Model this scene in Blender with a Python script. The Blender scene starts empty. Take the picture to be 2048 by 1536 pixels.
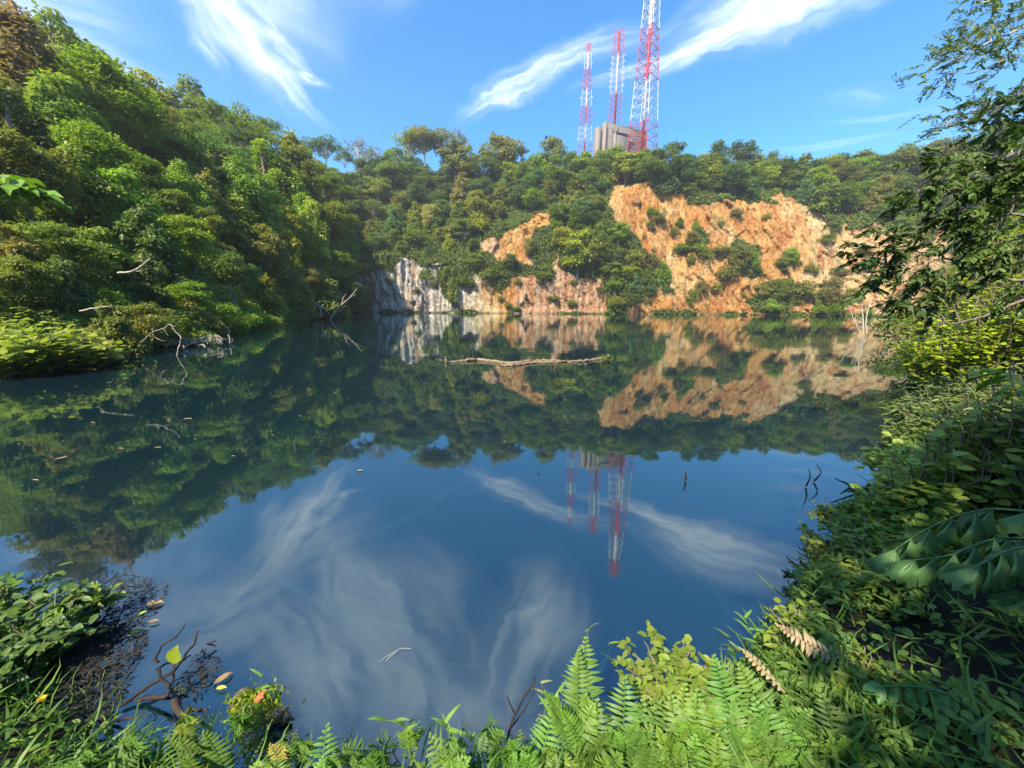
import bpy, math, random
import numpy as np
from math import radians, sin, cos, tan, atan, pi, sqrt, exp
from mathutils import Matrix, Vector, Euler

S = bpy.context.scene
COL = S.collection
# ------------------------------------------------------------------ camera
F = 750.0; P = radians(11.3); ROLL = radians(0.35); H = 1.7
cam_d = bpy.data.cameras.new('camera'); cam = bpy.data.objects.new('camera', cam_d); COL.objects.link(cam)
cam_d.sensor_width = 36.0; cam_d.lens = 36.0*F/2048.0; cam_d.clip_start = 0.05; cam_d.clip_end = 6000
cam.location = (0, 0, H)
cam.rotation_euler = (Matrix.Rotation(radians(90)-P, 3, 'X') @ Matrix.Rotation(ROLL, 3, 'Z')).to_euler()
S.camera = cam
S.render.resolution_x = 1024; S.render.resolution_y = 768
# ------------------------------------------------------------------ measuring helpers (photo pixel -> place)
cP, sP = cos(P), sin(P)
def unroll(px, py):
    dx, dy = px-1024.0, py-768.0
    return 1024+dx*cos(ROLL)+dy*sin(ROLL), 768-dx*sin(ROLL)+dy*cos(ROLL)
def tz(py): return np.tan(np.arctan((768.0-py)/F)-P)
def world0(px, py, Y):
    t = tz(py); dep = Y*cP-Y*t*sP
    return np.array([(px-1024.0)/F*dep, Y, H+Y*t])
def world(px, py, Y):
    px, py = unroll(px, py); return world0(px, py, Y)
def wl(px, py, z=0.0):
    px, py = unroll(px, py); Y = (z-H)/tz(py); return world0(px, py, Y)
def direction(px, py, up=1):
    px, py = unroll(px, py); v = world0(px, py, 1.0)-np.array([0, 0, H]); v[2] *= up
    return v/np.linalg.norm(v)
# ------------------------------------------------------------------ sun and sky
SUN_AZ, SUN_EL = radians(-146), radians(47)      # azimuth clockwise from +Y
sun_dir = Vector((sin(SUN_AZ)*cos(SUN_EL), cos(SUN_AZ)*cos(SUN_EL), sin(SUN_EL)))
sd = bpy.data.lights.new('sun', 'SUN'); sun = bpy.data.objects.new('sun', sd); COL.objects.link(sun)
sd.energy = 4.3; sd.angle = radians(0.6); sd.color = (1.0, 0.86, 0.66)
sun.rotation_euler = sun_dir.to_track_quat('Z', 'Y').to_euler()
W = bpy.data.worlds.new('World'); S.world = W; W.use_nodes = True
wt = W.node_tree; wt.nodes.clear()
def N(t, typ, **kw):
    n = t.nodes.new(typ)
    for k, v in kw.items(): setattr(n, k, v)
    return n
def math_(t, op, a, b=None, c=None, clamp=False):
    n = N(t, 'ShaderNodeMath', operation=op, use_clamp=clamp)
    for i, x in enumerate((a, b, c)):
        if x is None: continue
        if isinstance(x, (int, float)): n.inputs[i].default_value = x
        else: t.links.new(x, n.inputs[i])
    return n.outputs[0]
def mixc(t, f, a, b, mode='MIX'):
    n = N(t, 'ShaderNodeMix', data_type='RGBA', blend_type=mode)
    for i, x in ((0, f), (6, a), (7, b)):
        if isinstance(x, (int, float)): n.inputs[i].default_value = x
        elif isinstance(x, (tuple, list)): n.inputs[i].default_value = (*x, 1)
        else: t.links.new(x, n.inputs[i])
    return n.outputs[2]
def maprange(t, x, a, b, c=0.0, d=1.0, smooth=True):
    n = N(t, 'ShaderNodeMapRange', interpolation_type='SMOOTHSTEP' if smooth else 'LINEAR')
    t.links.new(x, n.inputs[0])
    for i, v in enumerate((a, b, c, d)): n.inputs[i+1].default_value = v
    return n.outputs[0]
def noise(t, vec, scale, detail=4, rough=0.55, dist=0.0, col=False):
    n = N(t, 'ShaderNodeTexNoise'); n.inputs['Scale'].default_value = scale; n.inputs['Detail'].default_value = detail
    n.inputs['Roughness'].default_value = rough; n.inputs['Distortion'].default_value = dist
    if vec is not None: t.links.new(vec, n.inputs['Vector'])
    return n.outputs['Color' if col else 'Fac']
sky = N(wt, 'ShaderNodeTexSky', sky_type='NISHITA', sun_disc=False, sun_elevation=SUN_EL, sun_rotation=SUN_AZ % (2*pi))
sky.altitude = 100; sky.air_density = 1.15; sky.dust_density = 0.6; sky.ozone_density = 3.0
tc = N(wt, 'ShaderNodeTexCoord')
sep = N(wt, 'ShaderNodeSeparateXYZ'); wt.links.new(tc.outputs['Generated'], sep.inputs[0])
zz = math_(wt, 'ADD', math_(wt, 'MAXIMUM', sep.outputs[2], 0.0), 0.3)
comb = N(wt, 'ShaderNodeCombineXYZ')
wt.links.new(math_(wt, 'DIVIDE', sep.outputs[0], zz), comb.inputs[0]); wt.links.new(math_(wt, 'DIVIDE', sep.outputs[1], zz), comb.inputs[1])
nv = noise(wt, comb.outputs[0], 2.6, 5, 0.6, col=True)
vs = N(wt, 'ShaderNodeVectorMath', operation='MULTIPLY_ADD'); wt.links.new(nv, vs.inputs[0]); vs.inputs[1].default_value = (0.22, 0.22, 0)
wt.links.new(comb.outputs[0], vs.inputs[2])
vo = N(wt, 'ShaderNodeVectorMath', operation='SUBTRACT'); wt.links.new(vs.outputs[0], vo.inputs[0]); vo.inputs[1].default_value = (0.11, 0.11, 0)
UV = vo.outputs[0]
def uv(px, py, up):
    d = direction(px, py, up); z = max(d[2], 0)+0.3
    return np.array([d[0]/z, d[1]/z])
# cirrus streaks: (x, y, x2, y2 of its half axis end, half width px, strength, seen in the water?)
CLOUDS = [(480, 60, 600, 210, 75, .95, 0), (520, 30, 640, 110, 120, .75, 0), (410, 90, 440, 150, 28, .55, 0), (635, 168, 665, 178, 18, 1.0, 0),
          (560, 150, 640, 235, 26, .7, 0), (600, 110, 635, 165, 22, .5, 0), (30, 20, 240, 60, 70, .6, 0), (150, 110, 340, 190, 40, .5, 0), (60, 60, 260, 140, 50, .4, 0),
          (1060, 165, 1200, 95, 40, .85, 0), (1010, 200, 1090, 165, 26, .6, 0), (1180, 110, 1300, 70, 40, .5, 0), (1400, 112, 1560, 62, 36, .85, 0), (1290, 142, 1420, 108, 18, .7, 0), (120, 90, 340, 190, 15, .75, 0),
          (1560, 50, 1760, -30, 62, .75, 0), (1500, 20, 1700, -70, 90, .65, 0), (1750, 232, 1860, 220, 11, .38, 0), (1640, 290, 1760, 274, 10, .42, 0), (1720, 190, 1790, 180, 22, .22, 0),
          (780, 1230, 900, 1450, 160, .8, 1), (620, 1330, 700, 1500, 130, .75, 1), (430, 1240, 560, 1180, 90, .6, 1), (1060, 1260, 1000, 1420, 80, .95, 1), (300, 1180, 200, 1300, 90, .5, 1),
          (690, 1150, 680, 1220, 40, .5, 1), (1100, 1460, 1250, 1520, 90, .5, 1), (880, 1420, 960, 1520, 120, .5, 1), (1500, 1120, 1700, 1190, 50, .45, 1)]
dens = None
for i, (x, y, x2, y2, w, s, r) in enumerate(CLOUDS):
    up = -1 if r else 1
    c0 = uv(x, y, up); c1 = uv(x2, y2, up); L = np.linalg.norm([x2-x, y2-y])
    w *= .66 if not r else 1; c2 = uv(x-(y2-y)/L*w, y+(x2-x)/L*w, up)
    Lu = np.linalg.norm(c1-c0); Wu = np.linalg.norm(c2-c0)*1.1
    m = N(wt, 'ShaderNodeMapping', vector_type='TEXTURE'); wt.links.new(UV, m.inputs[0])
    m.inputs['Location'].default_value = (c0[0], c0[1], 0); m.inputs['Rotation'].default_value = (0, 0, math.atan2(c1[1]-c0[1], c1[0]-c0[0])); m.inputs['Scale'].default_value = (Lu*1.15, Wu, 1)
    ln = N(wt, 'ShaderNodeVectorMath', operation='LENGTH'); wt.links.new(m.outputs[0], ln.inputs[0])
    fall = maprange(wt, ln.outputs['Value'], 0.0, 1.45, 1.0, 0.0)
    sc = N(wt, 'ShaderNodeVectorMath', operation='MULTIPLY_ADD'); wt.links.new(m.outputs[0], sc.inputs[0]); sc.inputs[1].default_value = (0.8, 1.8, 1); sc.inputs[2].default_value = (i*3.7, i*1.3, 0)
    st = maprange(wt, noise(wt, sc.outputs[0], 1.1, 3, 0.5, 0.5), 0.33, 0.70)
    d = math_(wt, 'MULTIPLY', math_(wt, 'MULTIPLY', fall, math_(wt, 'MULTIPLY_ADD', st, 0.75, 0.25)), s*(0.88 if r else 0.76))
    dens = d if dens is None else math_(wt, 'ADD', dens, d)
dens = math_(wt, 'MINIMUM', dens, 0.85)
hs = N(wt, 'ShaderNodeHueSaturation'); hs.inputs['Saturation'].default_value = 1.42; hs.inputs['Value'].default_value = 1.0
wt.links.new(sky.outputs[0], hs.inputs['Color'])
CLOUDC = (4.7, 5.2, 5.9)
skyc = mixc(wt, dens, hs.outputs[0], CLOUDC)
bg = N(wt, 'ShaderNodeBackground'); bg.inputs['Strength'].default_value = 0.115
wt.links.new(skyc, bg.inputs['Color'])
wo = N(wt, 'ShaderNodeOutputWorld'); wt.links.new(bg.outputs[0], wo.inputs[0])
S.view_settings.view_transform = 'Standard'; S.view_settings.look = 'None'; S.view_settings.gamma = 1.0
S.view_settings.exposure = 1.42
S.render.engine = 'CYCLES'
S.cycles.use_denoising = True; S.cycles.max_bounces = 7; S.cycles.diffuse_bounces = 3; S.cycles.glossy_bounces = 3
S.cycles.transparent_max_bounces = 6; S.cycles.transmission_bounces = 3; S.cycles.caustics_reflective = False; S.cycles.caustics_refractive = False

# ------------------------------------------------------------------ materials
def material(name):
    m = bpy.data.materials.new(name); m.use_nodes = True; t = m.node_tree; t.nodes.clear()
    return m, t, N(t, 'ShaderNodeOutputMaterial')
def leaf_material(name, base=None, trans=0.42, rough=0.5, spec=0.35):
    m, t, o = material(name)
    if base is None:
        oi = N(t, 'ShaderNodeObjectInfo'); c = oi.outputs['Color']
    else:
        rgb = N(t, 'ShaderNodeRGB'); rgb.outputs[0].default_value = (*base, 1); c = rgb.outputs[0]
    at = N(t, 'ShaderNodeAttribute'); at.attribute_name = 'tint'
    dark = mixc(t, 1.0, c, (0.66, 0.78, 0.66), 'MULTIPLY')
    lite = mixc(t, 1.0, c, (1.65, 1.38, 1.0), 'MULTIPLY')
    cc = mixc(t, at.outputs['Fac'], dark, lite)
    p = N(t, 'ShaderNodeBsdfPrincipled'); t.links.new(cc, p.inputs['Base Color']); p.inputs['Roughness'].default_value = rough
    p.inputs['Specular IOR Level'].default_value = spec
    tr = N(t, 'ShaderNodeBsdfTranslucent'); t.links.new(mixc(t, 1.0, cc, (1.15, 1.25, 0.55), 'MULTIPLY'), tr.inputs['Color'])
    mx = N(t, 'ShaderNodeMixShader'); mx.inputs[0].default_value = trans
    t.links.new(p.outputs[0], mx.inputs[1]); t.links.new(tr.outputs[0], mx.inputs[2]); t.links.new(mx.outputs[0], o.inputs[0])
    return m
def plain(name, c1, c2, scale=3.0, rough=0.85, stretch=None, bump=0.3):
    m, t, o = material(name)
    tc = N(t, 'ShaderNodeTexCoord'); mp = N(t, 'ShaderNodeMapping'); t.links.new(tc.outputs['Object'], mp.inputs[0])
    if stretch: mp.inputs['Scale'].default_value = stretch
    f = noise(t, mp.outputs[0], scale, 6, 0.65)
    p = N(t, 'ShaderNodeBsdfPrincipled'); t.links.new(mixc(t, maprange(t, f, .3, .7), c1, c2), p.inputs['Base Color']); p.inputs['Roughness'].default_value = rough
    p.inputs['Specular IOR Level'].default_value = 0.25
    if bump:
        b = N(t, 'ShaderNodeBump'); b.inputs['Strength'].default_value = bump; b.inputs['Distance'].default_value = 0.05
        t.links.new(f, b.inputs['Height']); t.links.new(b.outputs[0], p.inputs['Normal'])
    t.links.new(p.outputs[0], o.inputs[0]); return m
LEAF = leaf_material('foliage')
GLOSSY_LEAF = leaf_material('glossy leaf', None, 0.25, 0.45, 0.35)
_t = GLOSSY_LEAF.node_tree; _p = [n for n in _t.nodes if n.type == 'BSDF_PRINCIPLED'][0]; _src = _p.inputs['Base Color'].links[0].from_socket
_tc = N(_t, 'ShaderNodeTexCoord'); _f = noise(_t, _tc.outputs['Object'], 26, 6, .7); _g = noise(_t, _tc.outputs['Object'], 7, 3, .5)
_c = mixc(_t, maprange(_t, _f, .35, .65, 0, .4), _src, mixc(_t, 1.0, _src, (.45, .5, .5), 'MULTIPLY')); _c = mixc(_t, maprange(_t, _g, .66, .74, 0, .6), _c, (.16, .13, .05))
_t.links.new(_c, _p.inputs['Base Color'])
BARK = plain('bark', (0.10, 0.085, 0.065), (0.22, 0.19, 0.15), 4, stretch=(3, 3, .6))
PALEBARK = plain('pale bark', (0.42, 0.38, 0.31), (0.62, 0.58, 0.5), 5, stretch=(3, 3, .7))
DEADWOOD = plain('bleached wood', (0.24, 0.21, 0.165), (0.46, 0.42, 0.34), 8)
DARKWOOD = plain('wet dark wood', (0.015, 0.011, 0.01), (0.05, 0.036, 0.03), 12)
LOGM = plain('log wood', (0.07, 0.045, 0.026), (0.38, 0.28, 0.17), 6, stretch=(.8, 4, 4), bump=.8)
SOIL = plain('bank soil', (0.008, 0.008, 0.005), (0.022, 0.02, 0.012), 4)
DRY = leaf_material('dry leaf', (0.27, 0.225, 0.175), 0.15)
CONCRETE = plain('weathered concrete', (0.125, 0.12, 0.115), (0.165, 0.157, 0.15), 0.12, stretch=(1, 1, .25), bump=0)
CONCRETE_LIGHT = plain('cream concrete', (0.19, 0.175, 0.15), (0.235, 0.215, 0.185), 0.12, bump=0)
SLOT = plain('dark recess', (0.05, 0.045, 0.05), (0.08, 0.07, 0.07), 1, bump=0)
REDPANEL = plain('red brown panel', (0.42, 0.17, 0.12), (0.5, 0.24, 0.17), .4, bump=0)

def terrain_material(rocky):
    m, t, o = material('quarry rock' if rocky else 'forest floor')
    geo = N(t, 'ShaderNodeNewGeometry')
    if not rocky:
        f = noise(t, geo.outputs['Position'], 0.8, 6)
        p = N(t, 'ShaderNodeBsdfPrincipled'); t.links.new(mixc(t, f, (0.010, 0.018, 0.006), (0.03, 0.045, 0.012)), p.inputs['Base Color']); p.inputs['Roughness'].default_value = 1
        t.links.new(p.outputs[0], o.inputs[0]); return m
    sp = N(t, 'ShaderNodeSeparateXYZ'); t.links.new(geo.outputs['Position'], sp.inputs[0])
    def mapped(sx, sy, sz, rz=0, ry=0):
        mp = N(t, 'ShaderNodeMapping'); t.links.new(geo.outputs['Position'], mp.inputs[0]); mp.inputs['Scale'].default_value = (sx, sy, sz); mp.inputs['Rotation'].default_value = (0, ry, rz); return mp.outputs[0]
    big = noise(t, mapped(1, 1, .6), 0.045, 4, .6)
    med = noise(t, mapped(1, 1, .8), 0.16, 5, .62, .6)
    streak = noise(t, mapped(1.0, .5, .10), 0.75, 6, .68, .4)
    fine = noise(t, mapped(1, 1, .45, 0, .3), 1.5, 6, .75, .8)
    orange = mixc(t, maprange(t, med, .35, .65), (0.43, 0.195, 0.052), (0.52, 0.32, 0.11))
    orange = mixc(t, maprange(t, big, .5, .66), orange, (0.54, 0.42, 0.215))
    redd = mixc(t, maprange(t, noise(t, mapped(1, 1, .5), 0.11, 4), .58, .72, 0, .7), orange, (0.42, 0.15, 0.06))
    grey = mixc(t, maprange(t, streak, .38, .58), (0.24, 0.21, 0.175), (0.64, 0.61, 0.54))
    grey = mixc(t, maprange(t, noise(t, mapped(1, 1, .15), 0.12, 3), .52, .64), grey, (0.48, 0.29, 0.16))
    # left part of the wall is bleached grey granite, the right part orange weathered rock
    wx = math_(t, 'ADD', sp.outputs[0], math_(t, 'MULTIPLY', math_(t, 'SUBTRACT', med, .5), 30))
    rock = mixc(t, maprange(t, wx, -24, -2), grey, redd)
    pink = mixc(t, maprange(t, streak, .42, .6), (0.42, 0.22, 0.11), (0.54, 0.40, 0.28))
    lowz = maprange(t, sp.outputs[2], 15, 24, 1, 0)
    midx = math_(t, 'MULTIPLY', maprange(t, wx, -2, 3), maprange(t, wx, 42, 48, 1, 0))
    rock = mixc(t, math_(t, 'MULTIPLY', lowz, midx), rock, pink)
    tan_ = math_(t, 'MULTIPLY', maprange(t, wx, 95, 135), maprange(t, sp.outputs[2], 26, 50, 1, 0.15))
    rock = mixc(t, tan_, rock, mixc(t, maprange(t, fine, .35, .6), (0.42, 0.27, 0.11), (0.56, 0.42, 0.23)))
    rock = mixc(t, maprange(t, streak, .50, .66, 0, .4), rock, (0.57, 0.43, 0.21))
    rock = mixc(t, maprange(t, fine, .54, .66, 0, .6), rock, (0.16, 0.09, 0.05))
    rust = noise(t, mapped(.8, .5, .07, 0, .12), 0.42, 5, .6, .5)
    rock = mixc(t, math_(t, 'MULTIPLY', maprange(t, rust, .52, .62, 0, .75), maprange(t, wx, -10, 5)), rock, (0.36, 0.13, 0.04))
    v = N(t, 'ShaderNodeTexVoronoi', feature='DISTANCE_TO_EDGE'); v.inputs['Scale'].default_value = 0.33
    dv = N(t, 'ShaderNodeVectorMath', operation='MULTIPLY_ADD'); t.links.new(noise(t, geo.outputs['Position'], .5, 4, col=True), dv.inputs[0]); dv.inputs[1].default_value = (6, 6, 4); t.links.new(mapped(1, 1, .30, 0, .75), dv.inputs[2])
    t.links.new(dv.outputs[0], v.inputs['Vector'])
    crack = maprange(t, v.outputs['Distance'], 0.0, 0.035, .5, 0)
    rock = mixc(t, crack, rock, (0.10, 0.06, 0.04))
    rock = mixc(t, maprange(t, sp.outputs[2], .25, 1.1, .6, 0), rock, (.2, .13, .08))
    at = N(t, 'ShaderNodeAttribute'); at.attribute_name = 'green'
    mossy = math_(t, 'ADD', at.outputs['Fac'], maprange(t, noise(t, mapped(1, 1, .5), 0.35, 6, .7), .55, .68, 0, .45), clamp=True)
    c = mixc(t, mossy, rock, mixc(t, fine, (0.018, 0.03, 0.008), (0.06, 0.085, 0.02)))
    p = N(t, 'ShaderNodeBsdfPrincipled'); t.links.new(c, p.inputs['Base Color']); p.inputs['Roughness'].default_value = .92; p.inputs['Specular IOR Level'].default_value = .15
    b = N(t, 'ShaderNodeBump'); b.inputs['Strength'].default_value = .8; b.inputs['Distance'].default_value = 1.1
    hsum = math_(t, 'ADD', fine, math_(t, 'ADD', math_(t, 'MULTIPLY', streak, .8), math_(t, 'MULTIPLY', crack, -.8)))
    t.links.new(hsum, b.inputs['Height']); t.links.new(b.outputs[0], p.inputs['Normal'])
    t.links.new(p.outputs[0], o.inputs[0]); return m

def water_material():
    m, t, o = material('still lake water')
    geo = N(t, 'ShaderNodeNewGeometry')
    n1 = noise(t, geo.outputs['Position'], 0.55, 3, .5); n2 = noise(t, geo.outputs['Position'], 5.0, 3, .5)
    calm = maprange(t, noise(t, geo.outputs['Position'], 0.05, 2), .42, .62, .25, 1)
    hgt = math_(t, 'MULTIPLY', math_(t, 'ADD', math_(t, 'MULTIPLY', n1, 0.012), math_(t, 'MULTIPLY', n2, 0.0009)), calm)
    b = N(t, 'ShaderNodeBump'); b.inputs['Strength'].default_value = 1.0; b.inputs['Distance'].default_value = 1.0; t.links.new(hgt, b.inputs['Height'])
    fr = N(t, 'ShaderNodeFresnel'); fr.inputs['IOR'].default_value = 2.5; t.links.new(b.outputs[0], fr.inputs['Normal'])
    g = N(t, 'ShaderNodeBsdfGlossy'); g.inputs['Roughness'].default_value = 0.018; g.inputs['Color'].default_value = (.90, 1.0, 1.0, 1); t.links.new(b.outputs[0], g.inputs['Normal'])
    body = N(t, 'ShaderNodeBsdfDiffuse'); body.inputs['Color'].default_value = (0.011, 0.041, 0.058, 1)
    tr = N(t, 'ShaderNodeBsdfTransparent'); tr.inputs['Color'].default_value = (0.75, 0.95, 0.92, 1)
    under = N(t, 'ShaderNodeMixShader'); under.inputs[0].default_value = 0.66
    t.links.new(body.outputs[0], under.inputs[1]); t.links.new(tr.outputs[0], under.inputs[2])
    mx = N(t, 'ShaderNodeMixShader'); t.links.new(fr.outputs[0], mx.inputs[0]); t.links.new(under.outputs[0], mx.inputs[1]); t.links.new(g.outputs[0], mx.inputs[2])
    t.links.new(mx.outputs[0], o.inputs[0]); return m

def banded(name, period, offset):
    m, t, o = material(name)
    tc = N(t, 'ShaderNodeTexCoord'); sp = N(t, 'ShaderNodeSeparateXYZ'); t.links.new(tc.outputs['Object'], sp.inputs[0])
    fr = math_(t, 'FRACT', math_(t, 'DIVIDE', math_(t, 'ADD', sp.outputs[2], offset), period))
    c = mixc(t, math_(t, 'GREATER_THAN', fr, .44), (0.60, 0.59, 0.58), (0.46, 0.035, 0.055))
    p = N(t, 'ShaderNodeBsdfPrincipled'); t.links.new(c, p.inputs['Base Color']); p.inputs['Roughness'].default_value = .5
    t.links.new(p.outputs[0], o.inputs[0]); return m

# ------------------------------------------------------------------ mesh helpers
def nrm(a): return a/np.maximum(np.linalg.norm(a, axis=-1, keepdims=True), 1e-9)
def mesh_from(name, V, F3=None, F4=None, tint=None, smooth=False, attrs=None):
    me = bpy.data.meshes.new(name)
    F3 = np.zeros((0, 3), np.int32) if F3 is None else np.asarray(F3, np.int32).reshape(-1, 3)
    F4 = np.zeros((0, 4), np.int32) if F4 is None else np.asarray(F4, np.int32).reshape(-1, 4)
    me.vertices.add(len(V)); me.vertices.foreach_set('co', np.asarray(V, np.float32).ravel())
    n3, n4 = len(F3), len(F4)
    me.loops.add(n3*3+n4*4); me.loops.foreach_set('vertex_index', np.concatenate([F3.ravel(), F4.ravel()]).astype(np.int32))
    me.polygons.add(n3+n4)
    st = np.concatenate([np.arange(n3)*3, n3*3+np.arange(n4)*4]).astype(np.int32)
    me.polygons.foreach_set('loop_start', st)
    if smooth: me.polygons.foreach_set('use_smooth', np.ones(n3+n4, bool))
    me.update(calc_edges=True)
    if tint is not None:
        a = me.attributes.new('tint', 'FLOAT', 'FACE'); a.data.foreach_set('value', np.asarray(tint, np.float32))
    for k, v in (attrs or {}).items():
        a = me.attributes.new(k, 'FLOAT', 'POINT'); a.data.foreach_set('value', np.asarray(v, np.float32))
    return me
class MB:
    def __init__(s): s.V = []; s.T = []; s.Q = []; s.t3 = []; s.t4 = []; s.n = 0
    def add(s, V, T=None, Q=None, t3=None, t4=None):
        V = np.asarray(V, float).reshape(-1, 3)
        if T is not None and len(T): T = np.asarray(T); s.T.append(T+s.n); s.t3.append(np.full(len(T), .5) if t3 is None else t3)
        if Q is not None and len(Q): Q = np.asarray(Q); s.Q.append(Q+s.n); s.t4.append(np.full(len(Q), .5) if t4 is None else t4)
        s.V.append(V); s.n += len(V)
    def tube(s, pts, rad, sides=6, cap=True):
        pts = np.asarray(pts, float); n = len(pts)
        rad = np.broadcast_to(np.asarray(rad, float), (n,)) if np.ndim(rad) == 0 else np.interp(np.linspace(0, 1, n), np.linspace(0, 1, len(rad)), rad)
        tg = nrm(np.gradient(pts, axis=0)); ref = np.array([0, 0, 1.0]) if abs(tg[0][2]) < .9 else np.array([1.0, 0, 0])
        u = nrm(np.cross(tg, ref)); v = np.cross(tg, u)
        a = np.arange(sides)/sides*2*pi
        V = (pts[:, None]+rad[:, None, None]*(np.cos(a)[None, :, None]*u[:, None]+np.sin(a)[None, :, None]*v[:, None])).reshape(-1, 3)
        i = np.arange(n-1)[:, None]*sides; j = np.arange(sides)[None]; k = (j+1) % sides
        Q = np.stack([i+j, i+k, i+sides+k, i+sides+j], -1).reshape(-1, 4)
        s.add(V, None, Q)
        if cap and sides == 6: s.add(V[:sides], None, [[0, 1, 2, 3], [0, 3, 4, 5]]); s.add(V[-sides:], None, [[0, 1, 2, 3], [0, 3, 4, 5]])
    def bar(s, a, b, w):
        s.tube([a, b], w/2, 4, False)
    def box(s, x0, x1, y0, y1, z0, z1):
        V = [(x, y, z) for z in (z0, z1) for x, y in ((x0, y0), (x1, y0), (x1, y1), (x0, y1))]
        s.add(V, None, [[0, 3, 2, 1], [4, 5, 6, 7], [0, 1, 5, 4], [1, 2, 6, 5], [2, 3, 7, 6], [3, 0, 4, 7]])
    def prism(s, foot, z0, z1):
        n = len(foot); V = [(x, y, z0) for x, y in foot]+[(x, y, z1) for x, y in foot]
        s.add(V, None, [[i, (i+1) % n, n+(i+1) % n, n+i] for i in range(n)]+([[3, 2, 1, 0], [4, 5, 6, 7]] if n == 4 else []))
    def leaves(s, C, D, Nn, L, Wd, tpl, tint):
        C = np.asarray(C, float); n = len(C)
        if n == 0: return
        D = nrm(np.asarray(D, float)); Nn = np.asarray(Nn, float)
        Sd = nrm(np.cross(Nn, D)); Nn = np.cross(D, Sd)
        L = np.broadcast_to(L, (n,)); Wd = np.broadcast_to(Wd, (n,))
        tv = np.asarray(tpl[0], float); tf = np.asarray(tpl[1]); k = len(tv)
        V = C[:, None]+(tv[None, :, 0]*L[:, None])[..., None]*D[:, None]+(tv[None, :, 1]*Wd[:, None])[..., None]*Sd[:, None]+(tv[None, :, 2]*L[:, None])[..., None]*Nn[:, None]
        Fc = (tf[None]+(np.arange(n)*k)[:, None, None]).reshape(-1, tf.shape[1])
        tt = np.repeat(np.broadcast_to(tint, (n,)), len(tf))
        if tf.shape[1] == 3: s.add(V.reshape(-1, 3), Fc, None, tt, None)
        else: s.add(V.reshape(-1, 3), None, Fc, None, tt)
    def mesh(s, name, smooth=False, attrs=None):
        return mesh_from(name, np.concatenate(s.V), np.concatenate(s.T) if s.T else None, np.concatenate(s.Q) if s.Q else None,
                         np.concatenate(s.t3+s.t4) if (s.t3 or s.t4) else None, smooth, attrs)
    def build(s, name, mat, parent=None, color=None, smooth=False, local=None):
        if local is not None: s.V = [v-np.asarray(local) for v in s.V]
        return link(name, s.mesh(name, smooth), mat, parent, color)
QL = (((0, 0, 0), (.45, .5, .08), (1, 0, -.06), (.45, -.5, .08)), ((0, 1, 2, 3),))
_p = [(.12, .26), (.35, .48), (.62, .45), (.85, .22)]
LF = (((0, 0, 0),)+tuple((u, w, .05+.03*sin(u*3)) for u, w in _p)+((1, 0, -.14),)+tuple((u, -w, .05+.03*sin(u*3)) for u, w in _p[::-1])+((.3, 0, .0), (.65, 0, -.01)),
      ((0, 10, 1), (1, 10, 2), (2, 10, 11), (2, 11, 3), (3, 11, 4), (4, 11, 5), (5, 11, 6), (6, 11, 7), (7, 11, 8), (8, 11, 10), (8, 10, 9), (9, 10, 0)))
ROUND = (((0, 0, 0), (.12, .38, .04), (.5, .55, .07), (.85, .3, .0), (1, 0, -.08), (.85, -.3, .0), (.5, -.55, .07), (.12, -.38, .04), (.5, 0, 0)),
         ((0, 8, 1), (1, 8, 2), (2, 8, 3), (3, 8, 4), (4, 8, 5), (5, 8, 6), (6, 8, 7), (7, 8, 0)))
PINNA = (((0, .3, 0), (0, -.3, 0), (.3, .5, .07), (.3, -.5, .07), (.65, .36, .04), (.65, -.36, .04), (1, 0, -.16)), ((0, 2, 3), (0, 3, 1), (2, 4, 5), (2, 5, 3), (4, 6, 5)))
BLADE = (((0, .5, 0), (0, -.5, 0), (.35, .5, .10), (.35, -.5, .10), (.7, .35, .10), (.7, -.35, .10), (1, 0, -.05)), ((0, 2, 3), (0, 3, 1), (2, 4, 5), (2, 5, 3), (4, 6, 5)))
def _wedge():
    us = [0, .18, .4, .62, .84, 1.0]; nv = 9; V = []; Fq = []
    rag = [.97, .84, .93, .80, .99, .86, .90, .78, .94]
    for i, u in enumerate(us):
        for j in range(nv):
            v = (j/(nv-1)-.5)*2; hw = .03+.52*min(u*1.15, 1)**1.3; uu = u*(rag[j] if u > .95 else .5+.5*rag[j] if u > .8 else 1)*(1-.10*v*v)
            V.append((uu, v*hw, .05*sin(u*3)-.20*u*u-.06*v*v*u+(.028 if j % 2 else -.028)*(u > .1)))
    for i in range(len(us)-1):
        for j in range(nv-1): a = i*nv+j; Fq.append((a, a+1, a+nv+1, a+nv))
    return V, Fq
WEDGE = _wedge()
def link(name, me, mat=None, parent=None, color=None):
    o = bpy.data.objects.new(name, me); COL.objects.link(o)
    if mat is not None and me is not None and len(me.materials) == 0: me.materials.append(mat)
    if parent is not None: o.parent = parent
    if color is not None: o.color = (*color, 1)
    return o
def tag(o, label=None, cat=None, group=None, kind=None):
    for k, v in (('label', label), ('category', cat), ('group', group), ('kind', kind)):
        if v: o[k] = v
    return o
def empty(name, loc=(0, 0, 0)):
    o = bpy.data.objects.new(name, None); COL.objects.link(o); o.location = loc; o.empty_display_size = .3; return o

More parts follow.
